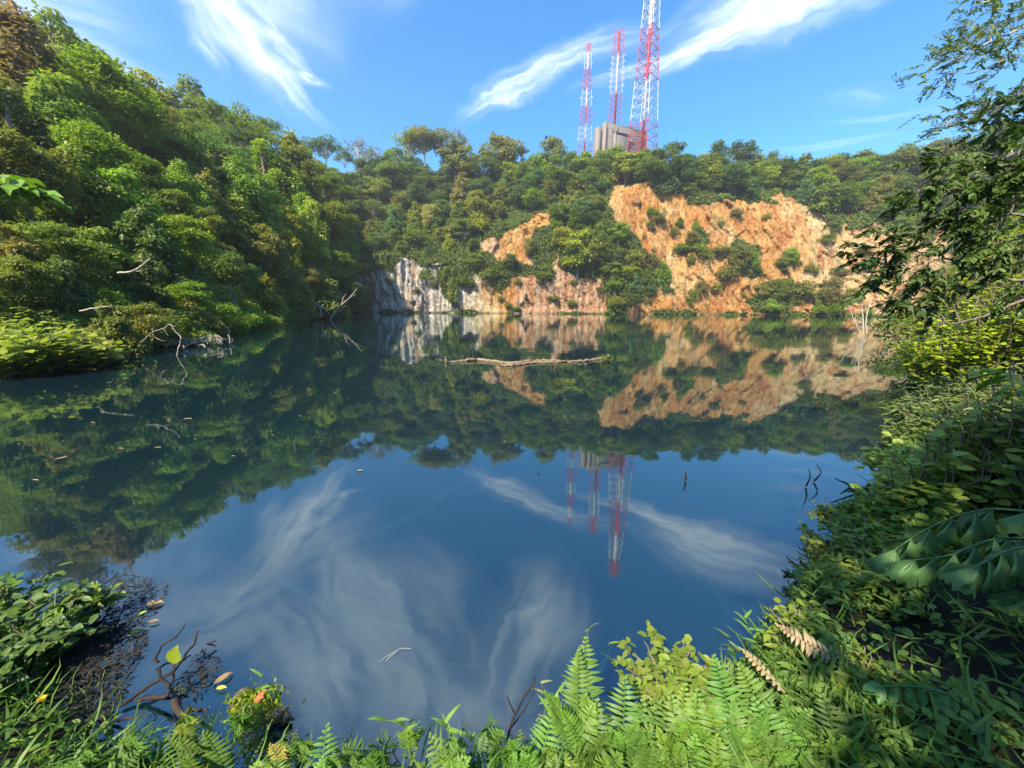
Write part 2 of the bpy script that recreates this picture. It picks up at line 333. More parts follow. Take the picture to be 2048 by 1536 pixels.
# ------------------------------------------------------------------ numpy noise
def _h(i, j, k, s=0):
    n = (i*374761393+j*668265263+k*1274126177+s*974634777) & 0xffffffff
    n = ((n ^ (n >> 13))*1274126177) & 0xffffffff
    return ((n ^ (n >> 16)) & 0xffffff)/float(0xffffff)
def vnoise(p, s=0):
    f = np.floor(p); i = f.astype(np.int64); u = p-f; u = u*u*(3-2*u); r = 0
    for a in (0, 1):
        for b in (0, 1):
            for c in (0, 1):
                w = (u[..., 0] if a else 1-u[..., 0])*(u[..., 1] if b else 1-u[..., 1])*(u[..., 2] if c else 1-u[..., 2])
                r = r+w*_h(i[..., 0]+a, i[..., 1]+b, i[..., 2]+c, s)
    return r
def fbm(p, o=4, s=0, g=.5):
    r = 0; a = 1; t = 0
    for k in range(o): r = r+a*vnoise(p*2.03**k, s+k); t += a; a *= g
    return r/t-.5
def facets(p, s=0):
    """fractured rock: every cell is its own tilted plane"""
    f = np.floor(p).astype(np.int64); best = np.full(p.shape[:-1], 9e9); out = np.zeros(p.shape[:-1])
    for a in (-1, 0, 1):
        for b in (-1, 0, 1):
            for c in (-1, 0, 1):
                q = f+np.array([a, b, c]); h = [_h(q[..., 0], q[..., 1], q[..., 2], s+m) for m in range(6)]
                d = np.stack([q[..., m]+h[m] for m in range(3)], -1)-p
                r2 = (d**2).sum(-1); hit = r2 < best
                val = h[3]-.5+(h[4]-.5)*d[..., 0]*1.2+(h[5]-.5)*d[..., 2]*1.2
                best = np.where(hit, r2, best); out = np.where(hit, val, out)
    return out

# ------------------------------------------------------------------ the land: profile of every column (ideal pixel column: shore Y, then (row, Y))
PROF = {
 -700: (6.5, [(620, 9), (480, 13), (330, 19), (200, 26), (110, 32), (100, 45)]),
 -300: (8.0, [(600, 11), (450, 15), (330, 22), (200, 30), (105, 37), (100, 50)]),
 0:    (9.6, [(580, 13), (440, 18), (320, 25), (200, 33), (120, 40), (115, 55)]),
 130:  (11.2, [(580, 15), (450, 21), (350, 29), (250, 37), (185, 45), (180, 62)]),
 270:  (13.8, [(585, 18), (470, 25), (380, 34), (300, 43), (255, 52), (250, 75)]),
 430:  (21.0, [(590, 26), (500, 34), (420, 44), (360, 56), (325, 70), (322, 95)]),
 560:  (41.0, [(590, 46), (510, 56), (440, 70), (395, 84), (365, 100), (350, 190)]),
 640:  (56.0, [(590, 61), (520, 70), (450, 82), (420, 95), (405, 110), (352, 195)]),
 690:  (70.0, [(590, 74), (535, 82), (480, 94), (440, 105), (415, 125), (352, 200)]),
 712:  (146., [(530, 148), (480, 158), (435, 170), (395, 184), (365, 196), (350, 208)]),
 800:  (150., [(515, 152), (490, 158), (440, 170), (400, 182), (370, 195), (350, 208)]),
 880:  (152., [(535, 154), (495, 160), (445, 170), (405, 182), (372, 195), (348, 208)]),
 960:  (152., [(550, 154), (500, 159), (450, 167), (410, 180), (375, 193), (348, 208)]),
 1040: (150., [(545, 153), (452, 158), (430, 166), (400, 179), (370, 192), (343, 208)]),
 1100: (150., [(545, 152), (450, 157), (425, 166), (400, 177), (370, 191), (338, 206)]),
 1180: (150., [(550, 152), (480, 157), (430, 165), (398, 176), (368, 190), (338, 205)]),
 1215: (150., [(560, 152), (480, 157), (395, 163), (376, 173), (355, 188), (338, 203)]),
 1290: (150., [(560, 153), (480, 158), (364, 164), (352, 172), (345, 186), (334, 200)]),
 1350: (150., [(560, 153), (480, 158), (390, 164), (372, 172), (352, 186), (338, 200)]),
 1440: (148., [(555, 151), (480, 156), (412, 162), (390, 169), (368, 182), (345, 198)]),
 1550: (145., [(565, 149), (480, 154), (395, 161), (380, 168), (362, 180), (342, 196)]),
 1640: (139., [(570, 144), (490, 150), (424, 157), (398, 165), (372, 176), (342, 192)]),
 1760: (122., [(570, 128), (500, 135), (450, 142), (400, 152), (368, 166), (335, 182)]),
 1900: (98.,  [(560, 103), (505, 109), (450, 117), (390, 130), (350, 143), (318, 160)]),
 2048: (74.,  [(545, 79), (480, 86), (420, 95), (370, 107), (330, 121), (300, 138)]),
 2500: (40.,  [(520, 44), (450, 50), (380, 58), (330, 69), (300, 80), (280, 92)]),
 3300: (16.,  [(480, 20), (400, 25), (330, 31), (290, 38), (270, 44), (265, 60)])}
KX = np.array(sorted(PROF), float)
KY = np.array([[PROF[k][0]]+[q[1] for q in PROF[k][1]] for k in sorted(PROF)])        # (cols, 7)
KP = np.array([[768-F*tan(atan(-H/PROF[k][0])+P)]+[q[0] for q in PROF[k][1]] for k in sorted(PROF)])
# the first row sits exactly on the water
def smoothx(x, T):
    out = []
    for r in range(T.shape[1]): out.append(np.interp(x, KX, T[:, r]))
    return np.stack(out, -1)
def ground_ideal(px, s):
    """px ideal pixel column, s in 0..6 up the profile -> world point"""
    Y = smoothx(px, KY); Q = smoothx(px, KP); s = np.clip(s, 0, 6)
    i = np.minimum(np.floor(s).astype(int), 5); f = s-i
    Ys = np.take_along_axis(Y, i[..., None], -1)[..., 0]*(1-f)+np.take_along_axis(Y, i[..., None]+1, -1)[..., 0]*f
    z0 = H+np.take_along_axis(Y, i[..., None], -1)[..., 0]*tz(np.take_along_axis(Q, i[..., None], -1)[..., 0])
    z1 = H+np.take_along_axis(Y, i[..., None]+1, -1)[..., 0]*tz(np.take_along_axis(Q, i[..., None]+1, -1)[..., 0])
    z = z0*(1-f)+z1*f
    a = (px-1024)/F*(cP+tan(P)*sP)          # direction of the column at the horizon
    return np.stack([a*Ys, Ys, z], -1)
def row_of(px, py):
    """s of the profile that appears at photo row py (ideal)"""
    Q = smoothx(np.atleast_1d(float(px)), KP)[0]
    return float(np.interp(-py, -Q, np.arange(7)))
def horizon_px(x, py):
    # pixel column at the horizon of the vertical line through photo pixel (x, py)
    x, py = unroll(x, py); t = float(tz(py)); return 1024+(x-1024)*(cP-t*sP)/(cP+tan(P)*sP), py
def ground(px, py):
    hx, hy = horizon_px(px, py)
    return displaced(ground_ideal(np.array([hx]), np.array([row_of(hx, hy)])), np.array([hx]))[0]
def displaced(Pw, px):
    d = fbm(Pw*.05, 4, 3)*7*np.clip((Pw[..., 1]-40)/90, .12, 1)
    rocky = np.clip((px-700)/25, 0, 1)
    q = Pw*np.array([.22, .22, .10]); q = np.stack([q[..., 0]+q[..., 2]*.9, q[..., 1], q[..., 2]], -1)+.35*np.stack([fbm(Pw*.2, 2, 11), fbm(Pw*.2, 2, 12), fbm(Pw*.2, 2, 13)], -1)
    fc = facets(q*.7, 5)*1.9+facets(q*np.array([3.6, 2, 1.1])+9, 25)*1.15+fbm(Pw*np.array([.8, .5, .08]), 3, 40)*2.6+facets(q*7, 45)*.45
    out = Pw.copy()
    hd = Pw[..., :2]/np.linalg.norm(Pw[..., :2], axis=-1, keepdims=True)
    k = d+fc*rocky
    k = k*np.clip(Pw[..., 2]/3+.25, .25, 1)
    out[..., :2] -= hd*k[..., None]
    return out
def inside(px, py, poly):
    poly = np.asarray(poly, float); x0, y0 = poly[:, 0], poly[:, 1]; x1, y1 = np.roll(x0, -1), np.roll(y0, -1)
    c = ((y0 > py[..., None]) != (y1 > py[..., None])) & (px[..., None] < (x1-x0)*(py[..., None]-y0)/(y1-y0+1e-9)+x0)
    return c.sum(-1) % 2 == 1
# where the photograph shows naked rock
ROCKS = [[(706, 626), (712, 530), (745, 535), (790, 545), (800, 516), (828, 512), (840, 545), (880, 530), (900, 560), (965, 548), (985, 575), (955, 600), (945, 626)],
         [(945, 626), (940, 560), (955, 545), (975, 560), (1000, 590), (1020, 560), (1060, 548), (1105, 560), (1110, 530), (1100, 500), (1125, 540), (1160, 555), (1205, 560), (1215, 626)],
         [(960, 505), (975, 475), (1005, 475), (1010, 455), (1045, 445), (1065, 425), (1100, 425), (1100, 450), (1072, 462), (1050, 480), (1060, 530), (1020, 525), (1000, 515)],
         [(1218, 395), (1240, 370), (1285, 362), (1330, 370), (1362, 385), (1370, 410), (1420, 412), (1470, 400), (1500, 410), (1530, 405), (1560, 388), (1600, 405), (1650, 425), (1665, 445), (1640, 470), (1700, 440), (1712, 400), (1690, 460), (1750, 445), (1800, 470), (1900, 440), (1900, 626), (1700, 626), (1620, 626), (1490, 626), (1260, 626), (1275, 600), (1350, 590), (1340, 550), (1280, 530), (1290, 500), (1270, 470), (1225, 440)],
         [(1165, 370), (1190, 362), (1195, 385), (1170, 390)], [(1285, 626), (1295, 580), (1325, 575), (1330, 626)]]
GREENS = [[(1375, 480), (1395, 452), (1420, 470), (1400, 495)], [(1445, 505), (1475, 475), (1515, 490), (1525, 540), (1490, 555), (1455, 540)],
          [(1495, 600), (1520, 565), (1590, 565), (1610, 600), (1580, 626), (1510, 620)], [(1625, 626), (1640, 585), (1670, 585), (1690, 626)],
          [(870, 560), (920, 500), (935, 560), (900, 600)]]
def rockmask(px, py, P3):
    jx = px+fbm(P3*.18, 3, 71)*34; jy = py+fbm(P3*.18, 3, 72)*30
    m = np.zeros(px.shape, bool)
    for p in ROCKS: m |= inside(jx, jy, p)
    for p in GREENS: m &= ~inside(jx, jy, p)
    return m
def photo_px(Pw):
    v = Pw-np.array([0, 0, H]); dep = v[..., 1]*cP-v[..., 2]*sP; up = v[..., 1]*sP+v[..., 2]*cP
    dx = v[..., 0]/dep*F; dy = -up/dep*F
    return 1024+dx*cos(ROLL)-dy*sin(ROLL), 768+dx*sin(ROLL)+dy*cos(ROLL)

def terrain(name, cols, rows, rocky, mat):
    A, B = np.meshgrid(cols, rows, indexing='ij')
    G = ground_ideal(A, B); D = displaced(G, A)
    px, py = photo_px(G)
    gm = 1-rockmask(px, py, G).astype(float)
    # a skirt below the water and slopes running on behind the ridge
    lo = D[:, :1].copy(); lo[..., 2] = -6; lo[..., :2] *= .985; lo2 = D[:, :1].copy(); lo2[..., 2] = -.2
    bk = D[:, -1:].copy(); bk[..., :2] *= 1.25; bk[..., 2] *= .97; bk2 = D[:, -1:].copy(); bk2[..., :2] *= 2.2; bk2[..., 2] *= .35
    D = np.concatenate([lo, D, bk, bk2], 1); g = np.concatenate([gm[:, :1], gm, gm[:, -1:], gm[:, -1:]], 1)
    n, m = D.shape[:2]; i = np.arange(n-1)[:, None]*m; j = np.arange(m-1)[None]
    Q = np.stack([i+j, i+m+j, i+m+j+1, i+j+1], -1).reshape(-1, 4)
    me = mesh_from(name, D.reshape(-1, 3), None, Q, smooth=not rocky, attrs={'green': g.ravel()})
    return tag(link(name, me, mat), kind='structure')
ROCKMAT = terrain_material(True); FLOORMAT = terrain_material(False)
terrain('hillside', np.arange(-700, 705, 9.0), np.linspace(0, 6, 50), False, FLOORMAT)
terrain('quarry_cliff', np.concatenate([np.arange(700, 1860, 2.2), np.arange(1862, 3300, 12)]), np.concatenate([np.linspace(0, 3, 110), np.linspace(3.08, 6, 30)]), True, ROCKMAT)

# near bank: shoreline from the left hill, past the camera's feet, along the right side
SH = [(-22, 5.0), (-14, 4.2), (-8, 2.9), (-5, 2.1), (-3.2, 1.75), (-2.35, 1.5), (-1.7, 1.25), (-1.2, 1.12), (-.6, 1.1), (0, 1.12), (.45, 1.18), (.8, 1.3), (1.12, 1.55), (1.5, 1.75), (1.95, 2.1), (2.6, 2.6), (3.3, 3.1), (4.2, 3.9), (5.6, 5.0), (8.2, 7.4), (11.5, 10.2), (17.5, 15.6), (28, 24), (45, 38), (70, 58)]
SH = np.array(SH, float)
def bank_shape():
    s = np.linspace(0, len(SH)-1, 190); X = np.interp(s, np.arange(len(SH)), SH[:, 0]); Y = np.interp(s, np.arange(len(SH)), SH[:, 1])
    for _ in range(4):
        X[1:-1] = (X[:-2]+2*X[1:-1]+X[2:])/4; Y[1:-1] = (Y[:-2]+2*Y[1:-1]+Y[2:])/4
    T = nrm(np.stack([np.gradient(X), np.gradient(Y)], -1)); n = np.stack([T[:, 1], -T[:, 0]], -1)
    return np.stack([X, Y], -1), n
BXY, BN = bank_shape()
OFF = np.array([-.8, -.25, 0, .12, .35, .7, 1.2, 2, 3.5, 6, 11, 20, 40]); OZ = np.array([-1.6, -.35, -.03, .06, .13, .2, .28, .5, 1.1, 2.4, 5, 10, 18])
def bank_point(i, off):
    """float index along the shore, offset inland"""
    i = np.clip(np.asarray(i, float), 0, len(BXY)-1.001); k = i.astype(int); f = (i-k)[..., None]
    b = BXY[k]*(1-f)+BXY[k+1]*f; n = nrm(BN[k]*(1-f)+BN[k+1]*f)
    # far from the camera offsets fan out less sharply
    xy = b+n*np.asarray(off)[..., None]; z = np.interp(off, OFF, OZ)
    Pn = np.concatenate([xy, z[..., None]], -1)
    Pn[..., 2] += fbm(Pn*1.3, 3, 90)*.12*np.clip(np.asarray(off), 0, 1)
    return Pn
I, J = np.meshgrid(np.arange(0, len(BXY)-1, .5), np.concatenate([np.linspace(-.8, 1.2, 24), [1.6, 2, 2.7, 3.5, 4.7, 6, 8, 11, 15, 20, 40]]), indexing='ij')
G = bank_point(I, J); n, m = G.shape[:2]; i = np.arange(n-1)[:, None]*m; j = np.arange(m-1)[None]
tag(link('lake_bank', mesh_from('lake_bank', G.reshape(-1, 3), None, np.stack([i+j, i+j+1, i+m+j+1, i+m+j], -1).reshape(-1, 4), smooth=True), SOIL), kind='structure')
# water and bed
def sheet(name, z, mat, r=900):
    me = mesh_from(name, [(-r, -r, z), (r, -r, z), (r, r, z), (-r, r, z)], None, [[0, 1, 2, 3]]); return tag(link(name, me, mat), kind='structure')
sheet('lake_water', 0, water_material())
sheet('lake_bed', -7, plain('lake bed silt', (0.004, 0.02, 0.025), (0.008, 0.035, 0.04), .3, bump=0))
sheet('ground', -9, SOIL, 4000)

# ------------------------------------------------------------------ foliage prototypes
G_MID = (0.150, 0.215, 0.045); G_YEL = (0.26, 0.30, 0.04); G_DARK = (0.10, 0.16, 0.05); G_OLIVE = (0.20, 0.215, 0.065)
G_BLUE = (0.10, 0.175, 0.075); G_BROWN = (0.175, 0.155, 0.075); G_PALE = (0.33, 0.35, 0.15); G_FRESH = (0.17, 0.27, 0.035); G_GREY = (0.19, 0.205, 0.12)
def rdir(r, n): return nrm(r.normal(size=(n, 3)))
def clump_leaves(mb, r, c, rad, n, leaf, droop=.25, wid=.5, tbase=.5):
    """one clump of foliage: leaves over a lumpy ellipsoid, thin below"""
    d = rdir(r, n); d[:, 2] = np.where((d[:, 2] < -.25) & (r.random(n) < .6), -d[:, 2], d[:, 2])
    q = d*np.asarray(rad)*(r.uniform(.45, 1.22, (n, 1))**.7)*(1+.35*(vnoise(d*2.3+r.uniform(0, 50, 3), 5)-.5))[:, None]
    Cn = c+q
    D = nrm(d*np.array([1, 1, .3])+r.normal(size=(n, 3))*.45+np.array([0, 0, -droop]))
    Nn = nrm(d*.5+np.array([0, 0, .9])+r.normal(size=(n, 3))*.42)
    L = leaf*r.uniform(.65, 1.3, n)
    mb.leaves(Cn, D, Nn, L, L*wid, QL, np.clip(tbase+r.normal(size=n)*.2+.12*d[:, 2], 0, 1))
PROTO = {}
def limb_path(r, a, b, n=5, wob=.08):
    a = np.asarray(a, float); b = np.asarray(b, float); t = np.linspace(0, 1, n)[:, None]; L = np.linalg.norm(b-a)
    w = r.normal(size=(n, 3))*wob*L; w[0] = w[-1] = 0
    mid = np.array([0, 0, -.12*L]); return a+(b-a)*t+w+mid*(t*(1-t)*4)*-1*.6
def make_tree(kind, seed, leaf, cover=1.5):
    key = (kind, seed, leaf)
    if key in PROTO: return PROTO[key]
    r = np.random.default_rng(seed*77+len(kind)*13+ord(kind[0])); cr = MB(); tk = MB(); cl = []; droop = .25
    if kind == 'round':
        Ht = 10
        for k in range(44):
            d = rdir(r, 1)[0]; d[2] = d[2]*1.0+.15; cl.append((np.array([0, 0, 5.2])+d*np.array([3.3, 3.3, 3.8])*r.uniform(.55, 1), (r.uniform(.8, 1.5),)*2+(r.uniform(.55, 1.0),)))
        base = 2.4; tr = .28
    elif kind == 'open':
        Ht = 18
        for k in range(20):
            d = rdir(r, 1)[0]; d[2] = abs(d[2])*1.1-.2; cl.append((np.array([0, 0, 12.2])+d*np.array([4.6, 4.6, 4.6])*r.uniform(.5, 1), (r.uniform(1.1, 1.9),)*2+(r.uniform(.6, 1.0),)))
        base = 8.5; tr = .22; cover *= .85
    elif kind == 'sparse':
        Ht = 17
        for k in range(26):
            d = rdir(r, 1)[0]; d[2] = abs(d[2])*1.1-.3; cl.append((np.array([0, 0, 11.5])+d*np.array([4.8, 4.8, 5.0])*r.uniform(.45, 1), (r.uniform(.7, 1.2),)*2+(r.uniform(.35, .7),)))
        base = 7; tr = .18; cover *= .6
    elif kind == 'tier':
        Ht = 12
        for k in range(44):
            a = r.uniform(0, 2*pi); z = r.choice([5.5, 7, 8.4, 9.7, 10.8, 11.6])+r.normal()*.2; R = 7.0*sqrt(max(0, 1-((z-6)/6.6)**2))*sqrt(r.uniform(.05, 1))
            cl.append((np.array([cos(a)*R, sin(a)*R, z]), (r.uniform(1.1, 1.9),)*2+(r.uniform(.35, .6),)))
        base = 3; tr = .35
    elif kind == 'cone':
        Ht = 13
        for k in range(34):
            z = r.uniform(3, 12.6); R = 3.6*(1-((z-3)/10.6))**.7*sqrt(r.uniform(.1, 1))+.2; a = r.uniform(0, 2*pi)
            cl.append((np.array([cos(a)*R, sin(a)*R, z]), (r.uniform(.9, 1.5),)*2+(r.uniform(.35, .6),)))
        base = 2.2; tr = .25
    elif kind == 'shrub':
        Ht = 3.2
        for k in range(16):
            d = rdir(r, 1)[0]; d[2] = abs(d[2]); cl.append((np.array([0, 0, .7])+d*np.array([1.6, 1.6, 1.7])*r.uniform(.4, 1), (r.uniform(.5, .85),)*2+(r.uniform(.4, .65),)))
        base = .4; tr = .07
    elif kind == 'mound':
        Ht = 8.5; base = 2; tr = .3
        lobes = [(0, 0, 1.0, 2.3)]+[(r.uniform(-2, 2), r.uniform(-2, 2), r.uniform(.45, .85), r.uniform(1.3, 2.0)) for _ in range(4)]
        for (ox, oy, hh, RR) in lobes:
            for k in range(20):
                u = r.uniform(.02, 1)**.8; a = r.uniform(0, 2*pi); rr = RR*sqrt(max(.02, 1-u**1.7))*r.uniform(.75, 1.1)
                cl.append((np.array([ox+cos(a)*rr, oy+sin(a)*rr, u*7.8*hh]), (r.uniform(.4, 1.0),)*2+(r.uniform(.5, 1.4),)))
        r.shuffle(cl); droop = .7
    if True:
        for c, rad in cl:
            area = 4*pi*rad[0]*max(rad[2], rad[0]*.5)*.85; n = int(area*cover/(leaf*leaf*.45))
            clump_leaves(cr, r, c, rad, n, leaf, droop, .58 if kind == 'mound' else .5, tbase=.5+r.normal()*.13)
    top = np.array([r.normal()*.3, r.normal()*.3, Ht*.8])
    main = limb_path(r, (0, 0, -1.0 if Ht > 4 else -.2), top, 8, .008); tk.tube(main, [tr*1.15, tr*.8, tr*.3], 6)
    for c, rad in cl[:26]:
        zt = min(max(base, c[2]-rad[0]*2.2-abs(c[0])*.4), top[2]*.98); k = np.interp(zt, main[:, 2], np.arange(len(main))); a = main[int(k)]*(1-k % 1)+main[min(int(k)+1, len(main)-1)]*(k % 1)
        tk.tube(limb_path(r, a, c, 5, .05), [tr*.38, tr*.1], 5, False)
    cm = cr.mesh(kind+' crown'); tm = tk.mesh(kind+' trunk', True)
    PROTO[key] = (cm, tm, Ht); return PROTO[key]

LABELS = {}     # description -> list of (x, object); positions are turned into words at the end
def plant_tree(kind, seed, leaf, loc, height, col, name, desc, cat, group, width=1.0, bark=BARK, rz=None, lean=0):
    cm, tm, Ht = make_tree(kind, seed, leaf)
    s = height/Ht; e = empty(name, tuple(loc)); e.rotation_euler = (lean, 0, (seed*1.7+loc[0]*3.1) % 6.28 if rz is None else rz); e.scale = (s*width, s*width, s)
    link('crown', cm, LEAF, e, col); t = link('trunk', tm, None, e)
    if not tm.materials: tm.materials.append(BARK)
    if bark is not BARK: t.material_slots[0].link = 'OBJECT'; t.material_slots[0].material = bark
    tag(e, None, cat, group); LABELS.setdefault(desc, []).append((photo_px(np.asarray(loc, float))[0], e)); return e
CN = {G_MID: 'mid green', G_YEL: 'yellow-green', G_DARK: 'dark green', G_OLIVE: 'olive green', G_BLUE: 'bluish green', G_BROWN: 'brownish', G_PALE: 'pale flowering', G_FRESH: 'fresh green', G_GREY: 'greyish green'}
def jit(c, r, a=.18): k = 1+r.uniform(-a, a); return tuple(float(x*k*(1+r.uniform(-.08, .08))) for x in c)
R = np.random.default_rng(4)
# --- left hillside: vine draped trees
def left_zone(px, py):
    v = 'on the crest of the left hill' if py < 300-(.1*(500-px) if px < 400 else 0) and py < 330 else ('high on the left slope' if py < 400 else ('halfway up the left slope' if py < 520 else 'low on the left slope'))
    h = 'at the left edge' if px < 110 else ('above the leafy bush' if px < 280 else ('above the bleached branches' if px < 440 else ('above the spiky plant' if px < 560 else 'near the grey cliff')))
    return v+' '+h
def add_left(px, py, hpx, kind, col, w=1.0, leaf=.44):
    """base on the slope at photo (px,py), height in photo pixels"""
    p = ground(px, py); dep = p[1]*cP-(p[2]-H)*sP; h = hpx*dep/F*1.04
    near = leaf if kind != 'shrub' else .17
    nm = {'mound': 'vine_covered_tree', 'round': 'tree', 'tier': 'flat_topped_tree', 'open': 'tree', 'shrub': 'shrub', 'sparse': 'tree', 'cone': 'tree'}[kind]
    ds = {'mound': 'vine-draped tree', 'round': 'round-crowned tree', 'tier': 'flat-tiered tree', 'open': 'tall open-crowned tree', 'shrub': 'low shrub', 'sparse': 'thin open tree', 'cone': 'pointed tree'}[kind]
    p[2] -= .35
    return plant_tree(kind, int(R.integers(1, 4)), near, p, h, jit(col, R), nm, CN[col]+' '+ds+' '+left_zone(px, py-hpx*.6), 'shrub' if kind == 'shrub' else 'tree', ('shrubs' if kind == 'shrub' else 'trees')+' on the left hillside', w)
pal = [G_MID, G_MID, G_FRESH, G_FRESH, G_YEL, G_FRESH, G_DARK, G_OLIVE]
HL = [(-120, 0), (0, 130), (130, 195), (270, 262), (430, 335), (560, 375), (690, 430)]
def ridge_y(px): return float(np.interp(px, [a for a, b in HL], [b for a, b in HL]))
def shore_y(px): return float(np.interp(px, [0, 270, 430, 560, 640, 700], [752, 708, 675, 650, 642, 636]))
rows = [(.05, 1.15), (.2, 1.0), (.36, 1.0), (.52, .95), (.68, .9), (.84, .8)]
for ri, (fr, sc_) in enumerate(rows):
    px = -60+(ri % 2)*35
    while px < 690:
        step = float(np.interp(px, [0, 300, 700], [92, 70, 46]))*R.uniform(.8, 1.25)
        y0, y1 = ridge_y(px), shore_y(px); py = y0+(y1-y0)*(fr+R.uniform(-.05, .05))
        col = pal[int(R.integers(0, len(pal)))]
        if py < 300 and px < 90: col = G_BROWN if R.random() < .6 else G_OLIVE
        kd = str(R.choice(['mound', 'mound', 'mound', 'round', 'round', 'tier' if fr < .3 else 'mound']))
        hp = float(np.interp(px, [0, 300, 700], [175, 132, 84]))*sc_*R.uniform(.7, 1.3)
        if kd == 'shrub': hp *= .6
        if kd == 'tier': hp *= .8
        add_left(px, py, hp, kd, col, R.uniform(.85, 1.2), .44)
        px += step
# crest trees against the sky, matched one by one
for (px, pt, pb, kd, col, w) in [(5, 45, 190, 'round', G_BROWN, 1.2), (50, 85, 230, 'round', G_OLIVE, 1.1), (120, 118, 250, 'round', G_OLIVE, 1.2), (175, 165, 270, 'tier', G_OLIVE, .9), (235, 180, 300, 'tier', G_GREY, 1.1), (285, 205, 310, 'round', G_GREY, 1.0),
                                (235, 215, 330, 'round', G_YEL, 1.0), (345, 232, 330, 'tier', G_OLIVE, .8), (395, 240, 345, 'tier', G_MID, .8), (445, 262, 360, 'round', G_YEL, 1.0), (490, 275, 380, 'tier', G_BLUE, 1.1), (430, 292, 400, 'tier', G_BLUE, 1.3), (540, 318, 400, 'tier', G_BLUE, 1.2),
                                (600, 355, 430, 'round', G_BLUE, 1), (75, 210, 330, 'cone', G_BLUE, 1.2), (630, 405, 520, 'mound', G_YEL, .8), (580, 330, 400, 'round', G_MID, 1)]:
    add_left(px, pb, pb-pt, kd, col, w)
# lakeside bushes hanging over the water
for (px, py, h, kd, col, w) in [(640, 636, 100, 'mound', G_MID, 1.25), (600, 642, 82, 'mound', G_OLIVE, 1.1), (680, 634, 90, 'round', G_DARK, 1.2), (540, 652, 95, 'mound', G_YEL, .9), (490, 660, 80, 'shrub', G_FRESH, 1.2), (440, 672, 90, 'shrub', G_FRESH, 1.1), (390, 682, 85, 'mound', G_OLIVE, 1.2), (340, 695, 100, 'shrub', G_MID, 1.2), (290, 700, 110, 'round', G_OLIVE, 1.2), (235, 712, 120, 'mound', G_MID, 1.0), (700, 628, 70, 'shrub', G_OLIVE, 1.2)]:
    add_left(px, py, h, kd, col, w, .40 if kd != 'shrub' else .17)

# --- far wall vegetation
def far_zone(px, py):
    h = 'by the grey cliff' if px < 940 else 'by the left orange outcrop' if px < 1120 else 'left of the big orange cliff' if px < 1260 else 'by the big orange cliff' if px < 1480 else 'by the cliff\'s right end' if px < 1700 else 'at the far right'
    v = 'on far ridge' if py < 350 else ('on upper far slope' if py < 420 else ('midway up far wall' if py < 520 else 'low on far wall'))
    return v+' '+h
FARNAME = {'mound': 'vine_covered_tree', 'round': 'tree', 'tier': 'flat_topped_tree', 'open': 'tree', 'shrub': 'shrub', 'sparse': 'tree', 'cone': 'tree'}
FARDESC = {'mound': 'vine-draped tree', 'round': 'round bushy tree', 'tier': 'flat-tiered tree', 'open': 'bare-trunked tall tree', 'shrub': 'small shrub', 'sparse': 'thin airy tree', 'cone': 'narrow pointed tree'}
def add_far(px, py, hpx, kind, col, w=1.0, bark=BARK, desc=None):
    p = ground(px, py); dep = p[1]*cP-(p[2]-H)*sP; h = hpx*dep/F; p[2] -= .6
    return plant_tree(kind, int(R.integers(1, 5)), .62 if kind != 'shrub' else .3, p, h, jit(col, R), FARNAME[kind], desc or CN[col]+' '+FARDESC[kind]+' '+far_zone(px, py-hpx*.5), 'shrub' if kind == 'shrub' else 'tree', 'trees on the far quarry wall' if kind != 'shrub' else 'shrubs on the far quarry wall', w, bark)
